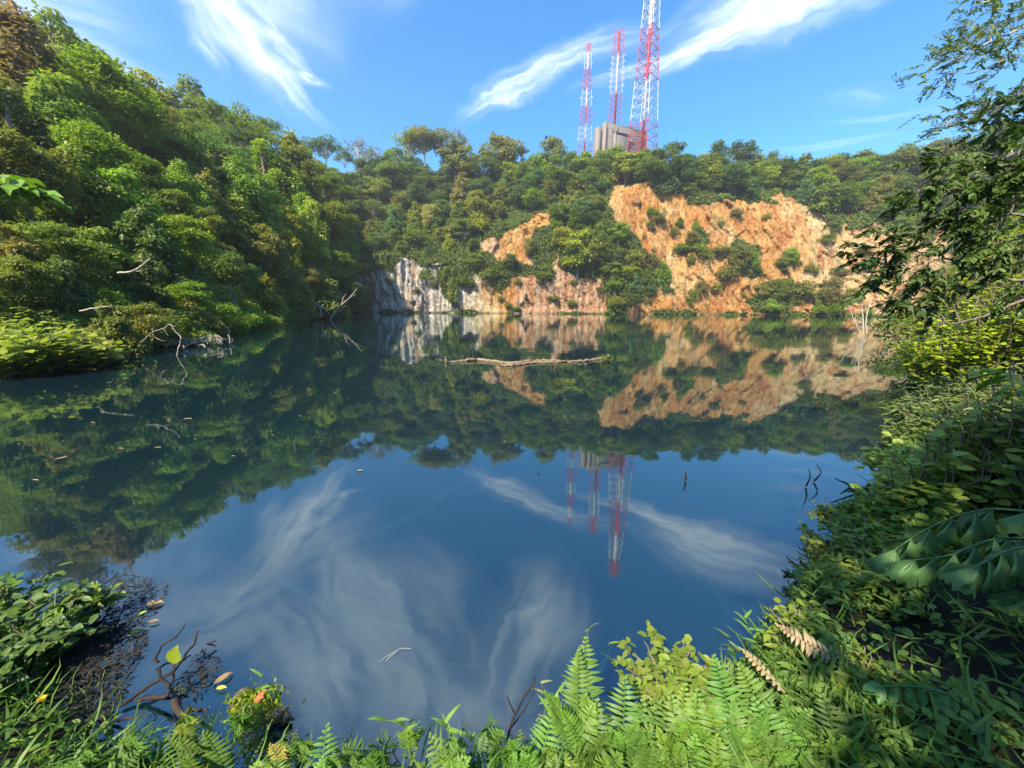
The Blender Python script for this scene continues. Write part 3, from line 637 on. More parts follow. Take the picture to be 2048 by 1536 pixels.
# skyline trees (centre x, top y, base y)
for (px, pt, pb, kd, col, w, bk) in [
    (598, 288, 372, 'open', G_MID, 1.1, PALEBARK), (656, 278, 372, 'open', G_BLUE, 1.15, PALEBARK), (693, 300, 370, 'open', G_MID, .8, PALEBARK), (720, 274, 368, 'sparse', G_BROWN, .95, PALEBARK), (752, 292, 368, 'sparse', G_GREY, .9, PALEBARK),
    (775, 318, 372, 'round', G_DARK, 1.0, BARK), (822, 262, 372, 'open', G_YEL, .95, PALEBARK), (852, 252, 370, 'open', G_OLIVE, .95, PALEBARK), (892, 258, 370, 'open', G_GREY, 1.15, PALEBARK), (912, 285, 370, 'round', G_GREY, .8, BARK),
    (940, 284, 362, 'sparse', G_GREY, .45, PALEBARK), (1003, 275, 362, 'round', G_OLIVE, .95, BARK), (1045, 296, 362, 'cone', G_DARK, .8, BARK), (1105, 286, 362, 'round', G_GREY, .8, BARK), (1075, 306, 362, 'round', G_MID, .8, BARK),
    (1140, 318, 365, 'round', G_MID, 1.2, BARK), (1180, 312, 365, 'round', G_DARK, 1.2, BARK), (1218, 300, 372, 'round', G_YEL, .9, BARK), (1250, 310, 372, 'tier', G_YEL, .7, BARK), (1232, 284, 365, 'sparse', G_OLIVE, .7, PALEBARK), (1310, 306, 362, 'cone', G_DARK, 1.1, BARK),
    (1343, 288, 372, 'cone', G_BLUE, 1.2, BARK), (1365, 312, 378, 'cone', G_DARK, 1.1, BARK), (1402, 316, 378, 'round', G_DARK, .8, BARK), (1432, 290, 372, 'cone', G_BLUE, .85, BARK), (1462, 288, 370, 'cone', G_DARK, .75, BARK), (1494, 288, 372, 'cone', G_BLUE, .85, BARK),
    (1522, 318, 372, 'round', G_MID, .9, BARK), (1548, 308, 372, 'sparse', G_GREY, 1.0, BARK), (1590, 326, 375, 'round', G_MID, 1.1, BARK), (1635, 318, 375, 'round', G_BLUE, 1.0, BARK), (1672, 308, 378, 'cone', G_BLUE, .9, BARK), (1718, 304, 380, 'cone', G_MID, 1.0, BARK),
    (1755, 318, 380, 'round', G_DARK, 1.1, BARK), (1806, 296, 380, 'round', G_GREY, 1.2, BARK), (1850, 298, 372, 'tier', G_OLIVE, 1.1, BARK), (1900, 285, 360, 'round', G_MID, 1.2, BARK), (1950, 268, 350, 'round', G_OLIVE, 1.2, BARK), (2000, 262, 345, 'tier', G_MID, 1.1, BARK), (2050, 250, 340, 'round', G_MID, 1.2, BARK)]:
    add_far(px, pb, pb-pt, kd, col, w*1.22, bk)
# second and third row under the skyline, then the slope down to the cliffs
palf = [G_MID, G_MID, G_DARK, G_MID, G_BLUE, G_OLIVE, G_YEL, G_FRESH]
for (base, hp, st) in [(374, 62, 27), (392, 60, 34), (418, 55, 38)]:
    px = 560+(base % 20)
    while px < 1990:
        limit = float(np.interp(px, [700, 1200, 1215, 1290, 1360, 1500, 1560, 1640, 1700, 1760, 1900, 2048], [600, 420, 380, 368, 400, 400, 385, 420, 440, 440, 400, 400]))
        py = min(base+R.uniform(-8, 8), limit-6)
        if base == 374 and px < 885 and R.random() < .7: px += st; continue
        add_far(px, py, hp*R.uniform(.75, 1.15), str(R.choice(['round', 'round', 'cone', 'mound', 'round', 'mound', 'tier'])), palf[int(R.integers(0, 8))], R.uniform(.9, 1.25)); px += st*R.uniform(.8, 1.25)
for (y, x0, x1, st, hp) in [(445, 700, 1010, 40, 48), (468, 690, 960, 42, 46), (492, 700, 950, 44, 42), (508, 705, 960, 50, 34), (440, 1115, 1215, 36, 45), (470, 1105, 1240, 38, 45), (500, 1110, 1265, 38, 45), (530, 1130, 1300, 36, 45), (560, 1215, 1345, 34, 40), (590, 1215, 1330, 34, 36), (618, 1222, 1275, 28, 30),
                            (425, 1690, 1990, 40, 40), (450, 1760, 1990, 42, 38), (480, 1850, 2040, 45, 40)]:
    px = x0+R.uniform(0, 15)
    while px < x1:
        add_far(px, y+R.uniform(-8, 8), hp*R.uniform(.75, 1.2), str(R.choice(['round', 'mound', 'round', 'mound', 'round', 'tier', 'shrub'])), palf[int(R.integers(0, 8))], R.uniform(.9, 1.25)); px += st*R.uniform(.8, 1.2)
# bushes growing out of the rock, matched one by one
for (px, py, h, kd, col, w) in [(865, 468, 66, 'round', G_PALE, .8), (885, 440, 40, 'round', G_BLUE, 1.1), (1155, 560, 105, 'round', G_YEL, .9), (1130, 515, 70, 'round', G_YEL, .9), (1185, 545, 70, 'round', G_OLIVE, 1.1), (1090, 560, 40, 'shrub', G_MID, 1), (1160, 470, 65, 'tier', G_BLUE, .9),
                                (1060, 520, 50, 'round', G_OLIVE, .7), (905, 600, 62, 'mound', G_MID, .6), (895, 570, 45, 'round', G_FRESH, .8), (930, 575, 40, 'shrub', G_MID, 1.1), (1385, 500, 55, 'round', G_OLIVE, 1.0), (1405, 520, 40, 'shrub', G_MID, 1.2), (1475, 555, 90, 'round', G_OLIVE, .8), (1500, 560, 70, 'round', G_FRESH, .8),
                                (1455, 560, 50, 'shrub', G_OLIVE, 1.1), (1580, 532, 50, 'round', G_FRESH, 1.0), (1560, 535, 35, 'shrub', G_MID, 1.1), (1520, 605, 55, 'round', G_OLIVE, 1.1), (1560, 610, 75, 'round', G_MID, .9), (1600, 600, 60, 'shrub', G_OLIVE, 1.2), (1540, 622, 40, 'shrub', G_FRESH, 1.3), (1660, 620, 80, 'round', G_OLIVE, .8),
                                (1640, 628, 34, 'shrub', G_FRESH, 1.2), (1668, 628, 36, 'shrub', G_FRESH, 1.3), (1400, 605, 55, 'round', G_OLIVE, .9), (1380, 618, 50, 'round', G_MID, 1.0), (1430, 585, 40, 'shrub', G_OLIVE, 1.1), (1740, 628, 20, 'shrub', G_FRESH, 1.2), (1670, 470, 45, 'round', G_MID, .9), (1655, 490, 38, 'shrub', G_OLIVE, 1.1),
                                (1032, 620, 16, 'shrub', G_FRESH, 1.3), (740, 545, 34, 'shrub', G_OLIVE, 1.2), (850, 560, 30, 'shrub', G_MID, 1), (990, 560, 40, 'shrub', G_MID, 1.3), (1020, 540, 34, 'round', G_DARK, 1.2), (950, 540, 34, 'round', G_MID, 1.2), (760, 540, 26, 'shrub', G_OLIVE, 1.2), (1700, 600, 40, 'shrub', G_OLIVE, 1), (1620, 545, 30, 'shrub', G_OLIVE, 1.2),
                                (1350, 470, 30, 'shrub', G_OLIVE, 1), (1440, 455, 24, 'shrub', G_MID, 1), (1530, 440, 24, 'shrub', G_OLIVE, 1.2), (1300, 530, 40, 'shrub', G_OLIVE, 1.2)]:
    add_far(px, py, h*(.8 if px > 1280 else 1), kd, col, w*(.85 if px > 1280 else 1))

for k in range(34):
    px = float(R.uniform(1250, 1830)); py = float(R.uniform(425, 610))
    if px > 1640 and py < 480: continue
    add_far(px, py, float(R.uniform(11, 26)), str(R.choice(['shrub', 'shrub', 'mound'])), [G_MID, G_OLIVE, G_FRESH, G_GREY][int(R.integers(0, 4))], float(R.uniform(.9, 1.5)))
for k in range(12):
    add_far(float(R.uniform(715, 1210)), float(R.uniform(560, 615)), float(R.uniform(10, 22)), 'shrub', [G_MID, G_OLIVE][int(R.integers(0, 2))], float(R.uniform(.8, 1.3)))
# --- green carpet of vines and undergrowth over the slopes
def carpet(name, label, x0, x1, ytop, n, smin, seed, scol):
    r = np.random.default_rng(seed); px = r.uniform(x0, x1, n); s = r.uniform(0, 6, n)**1.0
    G = ground_ideal(px, s); D = displaced(G, px); u, v = photo_px(G)
    veg = ~rockmask(u, v, G)
    G, D, px = G[veg], D[veg], px[veg]; n = len(D)
    e = .6; D2 = displaced(ground_ideal(px+4, s[veg]), px+4); D3 = displaced(ground_ideal(px, np.clip(s[veg]+.08, 0, 6)), px)
    nn = nrm(np.cross(D2-D, D3-D)); nn[(nn*(D-np.array([0, 0, 12.0]))).sum(1) > 0] *= -1
    nn = nrm(nn*np.array([1, 1, .5])+np.array([0, 0, .35]))
    dist = np.linalg.norm(D, axis=1); lump = np.clip(fbm(D*(9/ np.clip(dist, 20, 90))[:, None]*1.0, 4, 31)+.38, 0, 1)
    D = D+nn*(lump*np.clip(dist*.035, .5, 2.8)*r.uniform(.55, 1, n))[:, None]
    L = (smin+dist*.0032)*r.uniform(.6, 1.35, n)
    mb = MB(); dd = nrm(nn*np.array([1, 1, 0])*.5+np.array([0, 0, -.35])+r.normal(size=(n, 3))*.5)
    mb.leaves(D, dd, nrm(nn*.6+np.array([0, 0, .7])+r.normal(size=(n, 3))*.4), L, L*.6, QL, np.clip(.2+.7*lump+.5*fbm(D*.12, 3, 55)+r.normal(size=n)*.16, 0, 1))
    return tag(mb.build(name, LEAF, None, scol), label, 'undergrowth', None, 'stuff')
carpet('hillside_undergrowth', 'tangled green vines and undergrowth covering the left hillside between its trees', -250, 705, 0, 200000, .11, 1, (0.16, 0.225, 0.045))
carpet('cliff_undergrowth', 'green creepers and scrub covering the slopes of the far quarry wall', 690, 2300, 0, 230000, .10, 2, (0.15, 0.215, 0.05))

# fallen rocks at the foot of the far wall
r = np.random.default_rng(8); proto = None
for k, px_ in enumerate([722, 770, 812, 858, 905, 948, 985, 1035, 1060, 1120, 1172, 1205, 1300, 1395, 1412, 1470, 1495, 1560, 1612, 1650, 1700, 1735]):
    u = np.array([(a, b_, c_) for a in (-1, 0, 1) for b_ in (-1, 0, 1) for c_ in (-1, 0, 1) if abs(a)+abs(b_)+abs(c_) > 0], float); u = nrm(u)*r.uniform(.65, 1.1, (26, 1))
    if k < 5:
        import bmesh
        bm = bmesh.new()
        for q in u: bm.verts.new(q*np.array([1, .8, .6]))
        bmesh.ops.convex_hull(bm, input=bm.verts); me = bpy.data.meshes.new('boulder'); bm.to_mesh(me); bm.free(); me.materials.append(ROCKMAT); PROTO[('rock', k)] = me
    p = ground(px_, 622); o = link('boulder', PROTO[('rock', k % 5)]); o.location = (p[0], p[1]-1.0, .12); o.rotation_euler = (r.uniform(0, .5), r.uniform(0, .5), r.uniform(0, 6)); sc_ = r.uniform(.5, 1.5); o.scale = (sc_*1.4, sc_, sc_*.8)
    tag(o, None, 'rock', 'rocks at the foot of the far cliff'); LABELS.setdefault('fallen rock at the waterline under the '+('grey cliff' if px_ < 950 else 'left orange cliff' if px_ < 1215 else 'big orange cliff'), []).append((px_, o))
# ------------------------------------------------------------------ building on the ridge
def at_height(px, py, z): x, y = unroll(px, py); Y = (z-H)/tz(y); return world0(x, y, Y)
ZT = world(1213, 245, 236)[2]; A = at_height(1213, 245, ZT); B = at_height(1294, 266, ZT); Cc = at_height(1205, 250, ZT)
b = empty('tower_building', (A[0], A[1], 66)); tag(b, 'grey-brown windowless concrete tower building behind the ridge trees', 'building')
def loc(p): return np.array([p[0]-A[0], p[1]-A[1], 0.0])[:2]
def wall_block(name, p0, p1, depth, zt, mat, zb=0, parent=b):
    p0 = np.asarray(p0, float)[:2]; p1 = np.asarray(p1, float)[:2]; d = (p1-p0)/np.linalg.norm(p1-p0); nb = np.array([-d[1], d[0]])
    if nb[1] < 0: nb = -nb
    mb = MB(); mb.prism([p0, p1, p1+nb*depth, p0+nb*depth], zb, zt); return mb.build(name, mat, parent)
Bl = loc(B); dr = Bl/np.linalg.norm(Bl); nb = np.array([-dr[1], dr[0]]); nb = nb if nb[1] > 0 else -nb
HT = ZT-66
wall_block('wall', dr*0, Bl, 7, HT, CONCRETE)
wall_block('side_wall', dr*-.9-nb*.35, dr*-.02-nb*.35, 3, HT+.2, CONCRETE_LIGHT)
wall_block('stair_tower', dr*-5.0+nb*1.2, dr*-2.6+nb*1.2, 3, HT-2.6, CONCRETE_LIGHT)
wall_block('stair_tower', dr*-2.5+nb*2, dr*-.95+nb*2, 3, HT-3.0, CONCRETE)
for q in (.6, 4.4):
    wall_block('window_slot', dr*q-nb*.12, dr*(q+.7)-nb*.12, .3, HT-2.4, SLOT)
wall_block('annex', dr*5.4-nb*2.2, dr*15-nb*2.2, 2.1, HT-5.0, CONCRETE)
wall_block('annex_edge', dr*4.75-nb*2.5, dr*5.38-nb*2.5, 2.3, HT-5.0, CONCRETE_LIGHT)
wall_block('roof_ledge', dr*4.75-nb*2.65, dr*15.2-nb*2.65, 2.6, HT-4.55, SLOT, HT-4.95)
wall_block('pillar', dr*7.2-nb*.5, dr*7.9-nb*.5, .45, HT-.3, CONCRETE_LIGHT, HT-4.5)
wall_block('panel', dr*14.8-nb*.5, dr*21.5-nb*.5, .45, HT-17.5, REDPANEL)
wall_block('beam', dr*15.3-nb*.6, dr*20.5-nb*.6, .5, HT-6.5, CONCRETE_LIGHT, HT-7.2)
wall_block('parapet', dr*.05+nb*.05, Bl*.99+nb*.05, .4, HT+.5, CONCRETE, HT+.01)

for q in (6.4, 12.5, 18.6, 24.7):
    wall_block('joint', dr*.05-nb*.03, Bl*.995-nb*.03, .02, HT-q, SLOT, HT-q-.18)
for k, q in enumerate((17.5, 21.0, 25.5)):
    mb = MB(); c = dr*q+nb*2; a = np.linspace(0, 2*pi, 11)[:-1]; V = [(c[0], c[1], HT+1.3)]+[(c[0]+cos(t_)*.9, c[1]-.45, HT+1.3+sin(t_)*.9) for t_ in a]
    mb.add(V, [[0, 1+i, 1+(i+1) % 10] for i in range(10)]); mb.bar((c[0], c[1], HT), (c[0], c[1], HT+1.3), .14); mb.bar((c[0]+1.5, c[1], HT), (c[0]+1.5, c[1], HT+2.6), .1); mb.build('dish_antenna', CONCRETE_LIGHT, b)
# ------------------------------------------------------------------ lattice towers
def tower(px, pybase, pytop, Y, wb, wt_, levels, label, off, period, duct=True, ant=0, rz=.62, topz=None):
    base = world(px, pybase, Y); top = world(px, pytop, Y)[2] if topz is None else topz
    mat = banded('red and white paint', period, off)
    Ht = top-base[2]; e = empty('lattice_tower', tuple(base)); e.rotation_euler[2] = rz; tag(e, label, 'radio tower', 'red and white lattice towers on the ridge')
    def wid(z): return wb+(wt_-wb)*min(1, (z/Ht))**.8
    cs = [(1, 1), (-1, 1), (-1, -1), (1, -1)]; zs = np.linspace(0, Ht, levels+1); th = max(.17, wb*.024)
    def c(k, z): w = wid(z)/2; return np.array([cs[k % 4][0]*w, cs[k % 4][1]*w, z])
    for k in range(4):
        mb = MB(); mb.tube([c(k, z) for z in zs], th*.62, 4); mb.build('leg', mat, e)
    for i in range(levels):
        z0, z1 = zs[i], zs[i+1]; mb = MB()
        for k in range(4):
            mb.bar(c(k, z1), c(k+1, z1), th); m = (c(k, z1)+c(k+1, z1))/2
            mb.bar(c(k, z0), m, th*.62); mb.bar(c(k+1, z0), m, th*.62)
        mb.bar(c(0, z1), c(2, z1), th*.7); mb.bar(c(1, z1), c(3, z1), th*.7)
        mb.build('bracing', mat, e)
    if duct:
        mb = MB(); w = wt_*.09+.1; mb.box(-w, w, -w, w, 0, Ht*.995); mb.build('cable_duct', mat, e)
    r = np.random.default_rng(int(px))
    for i in range(ant):
        z = Ht*(.42+.57*i/ant); w = wid(z)/2+.5; mb = MB(); a = np.linspace(0, 2*pi, 13)
        for k in range(4):
            q = np.array([cs[k][0]*w, cs[k][1]*w, z]); mb.tube(q+np.stack([np.cos(a)*.55, np.sin(a)*.3, np.sin(a)*.6], -1), .07, 4, False)
            mb.bar(q*np.array([.7, .7, 1]), q, .14); mb.bar(q+np.array([0, 0, -.9]), q+np.array([0, 0, .9]), .1)
        mb.build('antenna', mat, e)
    mb = MB(); mb.bar((0, 0, Ht), (0, 0, Ht+2.0), .14); mb.bar((.4, .3, Ht), (.4, .3, Ht+1.2), .1); mb.build('lightning_rod', mat, e)
    return e
tower(1281, 345, 0, 212, 12.4, 4.0, 22, 'tallest red and white lattice radio tower, nearest, running out of the top of the picture', 16, 40, topz=H+212*float(np.tan(-np.arctan((768-1138)/F)+P)), rz=.74)
tower(1229, 250, 60, 246, 5.6, 3.6, 17, 'middle red and white lattice radio tower rising behind the concrete building, crowded with antennas', 28, 44, ant=9, rz=.5)
tower(1168, 325, 88, 262, 7.6, 2.2, 20, 'slimmest red and white lattice radio tower, leftmost of the three', 8, 20, ant=4, rz=.7)
# ------------------------------------------------------------------ bird
p = world(1092, 276, 60); e = empty('bird', tuple(p)); tag(e, 'small dark bird flying above the far ridge trees', 'bird'); e.scale = (1.0,)*3
mb = MB(); mb.tube([(-.28, 0, 0), (-.12, 0, .02), (.05, 0, .03), (.2, 0, .02), (.3, 0, 0)], [.02, .07, .09, .05, .012], 8); mb.build('body', DARKWOOD, e)
for s_ in (1, -1):
    mb = MB(); mb.add([(.12, 0, .05), (-.1, 0, .05), (-.02, .3*s_, .16), (.12, .28*s_, .16), (-.02, .62*s_, .05), (.02, .6*s_, .06)], [[2, 4, 5], [2, 5, 3]], [[0, 1, 2, 3]]); mb.build('wing', DARKWOOD, e)
# ------------------------------------------------------------------ sticks, logs, floating things
def polyline(pts, n=4):
    pts = np.asarray(pts, float); m = len(pts); s = np.linspace(0, m-1, (m-1)*n+1); k = np.minimum(s.astype(int), m-2); f = (s-k)[:, None]
    p0 = pts[np.maximum(k-1, 0)]; p1 = pts[k]; p2 = pts[k+1]; p3 = pts[np.minimum(k+2, m-1)]
    return .5*((2*p1)+(-p0+p2)*f+(2*p0-5*p1+4*p2-p3)*f**2+(-p0+3*p1-3*p2+p3)*f**3)
def stick_thing(name, label, cat, lines, mat, group=None, wob=0.0, extra=None, part='branch'):
    """lines: list of (world points, [radii]); the first is the stem"""
    base = np.array(lines[0][0][0], float); e = empty(name, tuple(base)); tag(e, label, cat, group); r = np.random.default_rng(int(abs(base[0]*100)))
    for i, (pts, rad) in enumerate(lines):
        P_ = polyline(pts, 4); P_ = P_+r.normal(size=P_.shape)*wob*(np.arange(len(P_)) > 0)[:, None]; mb = MB(); mb.tube(P_, rad, 6); mb.build('stem' if i == 0 else part, mat, e, None, True, base)
    return e
def at_depth(lst, Y): return [world(x, y, Y) for x, y in lst]
def dist_at(x, y): return wl(x, y)[1]
def px_len(px, Y): return px*Y/F
# floating tree trunk in the middle of the lake
def log_pts(l): return [wl(x, y, .02) for x, y in l]
e = empty('floating_log', tuple(wl(1050, 724))); tag(e, 'long bleached broken tree trunk floating in the middle of the lake', 'log')
o = wl(1050, 724)
def part(e, name, pts, rad, mat, wob=.01, sides=8, n=6, seed=0):
    r = np.random.default_rng(seed); q = polyline(pts, n); q += r.normal(size=q.shape)*wob; mb = MB(); mb.tube(q-np.asarray(e.location), rad, sides); return mb.build(name, mat, e, None, True)
part(e, 'trunk', log_pts([(893, 724), (925, 722), (955, 720), (985, 723), (1040, 725), (1075, 721), (1110, 722), (1160, 723), (1190, 719), (1212, 718)]), [.03, .055, .065, .055, .05, .045, .04,   .065, .09], LOGM, .018, 8, 6, 3)
part(e, 'limb', log_pts([(1002, 731), (1030, 730), (1060, 726), (1110, 724), (1150, 722)]), [.045, .06, .055, .035, .02], LOGM, .012, 8, 6, 4)
part(e, 'stub', [wl(893, 724, .02), wl(893, 724, .02)+np.array([-.02, 0, .18])], [.05, .02], LOGM, .005)
for k in range(6):
    a = wl(1210, 719, .04); part(e, 'root', [a, a+np.array([.05+.03*k, .1*sin(k*2), .05+.06*cos(k*1.3)]), a+np.array([.1*cos(k), .22*sin(k*2.2), .1+.1*sin(k*1.1+1)])], [.04, .01], DARKWOOD, .01, 6, 4, k)
r = np.random.default_rng(5); mb = MB(); c = wl(1211, 718, .12); n = 60
mb.leaves(c+r.normal(size=(n, 3))*np.array([.12, .08, .06]), nrm(r.normal(size=(n, 3))+np.array([0, 0, 1.2])), r.normal(size=(n, 3)), .09, .03, LF, r.random(n)); g = mb.build('sprouting_plant', LEAF, None, G_MID, False, o); g.parent = e

# bleached branches along the left shore
def shore_branch(label, lines, Y, r0=.05, mat=DEADWOOD, group='bleached branches along the left shore', name='dead_branch', cat='branch'):
    return stick_thing(name, label, cat, [(at_depth(l, Y), [r0*k*.75, r0*k*.34]) for l, k in lines], mat, group, .012*Y/20)
shore_branch('arching bleached branch leaning over the water beside the leafy lakeside bush', [([(354, 711), (358, 693), (362, 676), (350, 662), (341, 649), (326, 657), (305, 665), (281, 685)], 1.0), ([(305, 665), (307, 653)], .6), ([(326, 657), (331, 663), (336, 671)], .5), ([(305, 665), (312, 676), (330, 682)], .5), ([(350, 662), (345, 655), (352, 652)], .5)], 13.3, .03)
shore_branch('short bent bleached branch dipping into the lake right of the root tangle', [([(458, 673), (457, 657), (443, 648), (436, 644)], 1), ([(457, 657), (462, 652)], .5)], 22, .06)
shore_branch('hooked bleached branch over the water below the spiky plant', [([(485, 668), (495, 655), (487, 646), (478, 640)], 1), ([(487, 646), (494, 641)], .5)], 30, .07)
shore_branch('small pale stem rising from the water halfway along the left shore', [([(562, 650), (565, 642), (557, 629), (550, 622)], 1)], 38, .08)
shore_branch('long straight bleached branch slanting down under the dark overhanging shrub', [([(589, 634), (597, 620), (606, 606), (612, 597)], 1)], 50, .12)
shore_branch('crooked bleached branch with a hooked top under the dark overhanging shrub', [([(643, 634), (640, 614), (626, 604), (628, 596), (623, 592)], 1), ([(640, 614), (652, 618), (658, 630)], .8), ([(632, 612), (626, 628), (627, 640)], .8)], 52, .13)
shore_branch('tall forked bleached branch rising at the corner of the grey cliff', [([(660, 641), (667, 628), (683, 610), (699, 596), (714, 577)], 1), ([(683, 610), (687, 595), (692, 588)], .6), ([(699, 596), (712, 588)], .5), ([(667, 628), (678, 624), (690, 610)], .5)], 55, .15)
shore_branch('pale fallen branch caught in the foliage halfway up the left slope', [([(236, 546), (267, 542), (285, 530), (301, 518)], 1), ([(267, 542), (285, 542)], .6)], 14.5, .055)
shore_branch('thin pale branch lying across foliage above the leafy lakeside bush', [([(160, 622), (190, 616), (225, 612)], 1)], 11.5, .035)
r = np.random.default_rng(9); e = empty('root_tangle', tuple(wl(400, 692))); tag(e, 'tangle of grey dead roots half in the water on the left shore', 'roots')
for k in range(26):
    c = wl(345+r.uniform(0, 95), 690+r.normal()*4-(r.uniform(0, 1) < .3)*5, .05); a0 = r.uniform(0, 6.3); R_ = r.uniform(.15, .5); t = np.linspace(0, r.uniform(2, 5), 14)
    q = c+np.stack([np.cos(a0+t)*R_*(1-.1*t), r.normal()*.2*t, np.abs(np.sin(a0+t))*R_*1.1], -1); mb = MB(); mb.tube(q-np.asarray(e.location), [.022, .008], 5, False); mb.build('root', DEADWOOD, e, None, True)
# spiky rosette plant on the slope
c = world(466, 584, 29); e = empty('spiky_plant', tuple(c)); tag(e, 'spiky rosette plant with pale radiating leaves low on the left slope', 'plant')
r = np.random.default_rng(2); mb = MB(); n = 46; d = rdir(r, n); d[:, 2] = d[:, 2]*.7+.1
mb.leaves(np.zeros((n, 3)), d, rdir(r, n)+np.array([0, 0, 1]), r.uniform(.7, 1.3, n), .09, BLADE, r.random(n)); mb.build('leaf_rosette', LEAF, e, (.30, .29, .12))
for k in range(4):
    mb = MB(); mb.tube(polyline([(0, 0, 0), (.1*k-.15, 0, -.6), (.15*k-.3, .1, -1.5)], 4), [.05, .02], 6); mb.build('stem', DEADWOOD, e, None, True)

# bleached saplings standing in the water on the right
SG = 'dead saplings standing in the water on the right'
def sapling(label, lines, Y=27, r0=.06): shore_branch(label, [(l, k) for l, k in lines], Y, r0, PALEBARK, SG, 'dead_sapling', 'dead sapling')
sapling('upright dead sapling, straightest of the three clustered white stems', [([(1727, 667), (1726, 646), (1726, 632), (1725, 612)], 1), ([(1726, 655), (1718, 652)], .6), ([(1726, 640), (1714, 630)], .5)], 27)
sapling('tall dead sapling curving right at its top in the white cluster', [([(1733, 667), (1732, 642), (1737, 618), (1744, 594)], 1), ([(1734, 632), (1731, 604)], .5)], 27.3)
sapling('dead sapling leaning left, leftmost of the white cluster', [([(1719, 664), (1709, 644), (1702, 623), (1690, 601)], 1), ([(1709, 644), (1712, 632)], .4)], 27.2)
sapling('lone curved dead sapling between the white cluster and the reed clump', [([(1783, 667), (1779, 646), (1779, 622)], 1.2)], 27)
sapling('dead sapling with crossed side branches just left of the yellow-green bush', [([(1822, 669), (1822, 650), (1822, 634)], 1), ([(1797, 649), (1822, 649), (1836, 653)], .6), ([(1813, 638), (1822, 648), (1833, 629)], .6)], 26)
sapling('long pale pole leaning out of the water beside the yellow-green bush', [([(1806, 752), (1820, 717), (1827, 697), (1840, 670)], 1.0), ([(1820, 717), (1812, 706), (1803, 702)], .5), ([(1827, 697), (1816, 690)], .4)], 11.5, .035)
sapling('short upright dead stem half hidden by dark overhanging leaves', [([(1841, 645), (1840, 620)], 1)], 26)
stick_thing('driftwood', 'forked brown driftwood lying on the water by the white saplings', 'driftwood', [([wl(1749, 668, .06), wl(1765, 671, .05), wl(1783, 672, .05)], [.09, .06]), ([wl(1749, 664, .2), wl(1757, 669, .06)], [.05, .05])], LOGM)
mb = MB(); c = wl(1804, 672); n = 14
for k in range(n):
    a = k/n*6.28; mb.tube(polyline([c+np.array([cos(a)*.28, sin(a)*.25, -.3]), c+np.array([cos(a)*.30, sin(a)*.26, .35]), c+np.array([cos(a)*.26, sin(a)*.22, .62+.06*sin(k*5)])], 3)-c, [.12, .09], 6)
s_ = mb.build('tree_stump', LOGM, None, None, True); s_.location = c; tag(s_, 'broad orange-brown stump in the water beside the yellow-green bush', 'stump')
# thin dark twigs poking through the right part of the lake
TG = 'thin dark twigs poking out of the lake on the right'
def twig(label, lines, r0=.012, mat=DARKWOOD, group=TG, zt=.15):
    L_ = []
    for l in lines: L_.append(([wl(x, y, .01) if i == 0 else world(x, y, dist_at(*l[0])*.99) for i, (x, y) in enumerate(l)], [r0, r0*.4]))
    return stick_thing('twig', label, 'twig', L_, mat, group)
twig('stubby dark twig standing alone in the lake below the right ridge reflection', [[(1371, 960), (1372, 952), (1371, 944)]], .012)
twig('thin bent twig poking out of the water, left of the angled one', [[(1612, 972), (1620, 955), (1618, 938)]], .009)
twig('thin angled twig in the water right of the bent one', [[(1628, 962), (1642, 945), (1633, 929)]], .009)
twig('dark bare twig with three prongs reaching left from the right bank', [[(1738, 979), (1710, 974), (1690, 966), (1670, 957)], [(1738, 979), (1700, 981), (1664, 995)], [(1700, 972), (1686, 962)]], .012)
# twigs lower left
BG = 'black branches lying over the floating debris'
def wbranch(label, lines, r0, group=BG, mat=DARKWOOD):
    L_ = []
    for l, k in lines:
        n_ = len(l); L_.append(([wl(x, y, .015+.02*i) for i, (x, y) in enumerate(l)], [r0*k, r0*k*.5]))
    return stick_thing('dead_branch', label, 'branch', L_, mat, group, .002)
wbranch('long black branch running right from the debris and ending in a thin upright tip', [([(243, 1411), (281, 1384), (319, 1358), (349, 1340), (375, 1305), (390, 1282), (396, 1260)], 1)], .008)
wbranch('crooked black branch with a zigzag end in front of the debris', [([(275, 1402), (308, 1393), (331, 1393), (340, 1381), (338, 1370), (322, 1355), (319, 1334)], 1.1)], .009)
e = wbranch('short black twig holding up one bright green leaf', [([(337, 1368), (346, 1364), (347, 1328)], 1)], .008)
mb = MB(); mb.leaves([wl(347, 1328, .06)], [[.15, .2, 1]], [[0, -1, .2]], .085, .075, LF, .8); g = mb.build('leaf', LEAF, None, G_FRESH, False, wl(337, 1368, .015)); g.parent = e
wbranch('curved black twig with a long thin tip above the green leaf', [([(316, 1326), (312, 1314), (325, 1290), (352, 1273), (369, 1249)], 1)], .007)
wbranch('thick black hooked piece of wood nearest the ferns', [([(350, 1397), (355, 1416), (366, 1431), (375, 1424), (381, 1411)], 1.6), ([(381, 1420), (400, 1421), (415, 1420)], .8)], .010)
wbranch('straight dark twig low in front of the debris at left', [([(223, 1441), (258, 1437), (281, 1431), (300, 1432)], 1)], .006)
wbranch('fine black V-shaped twig afloat right of the debris', [([(432, 1291), (414, 1289), (432, 1281)], 1)], .005)
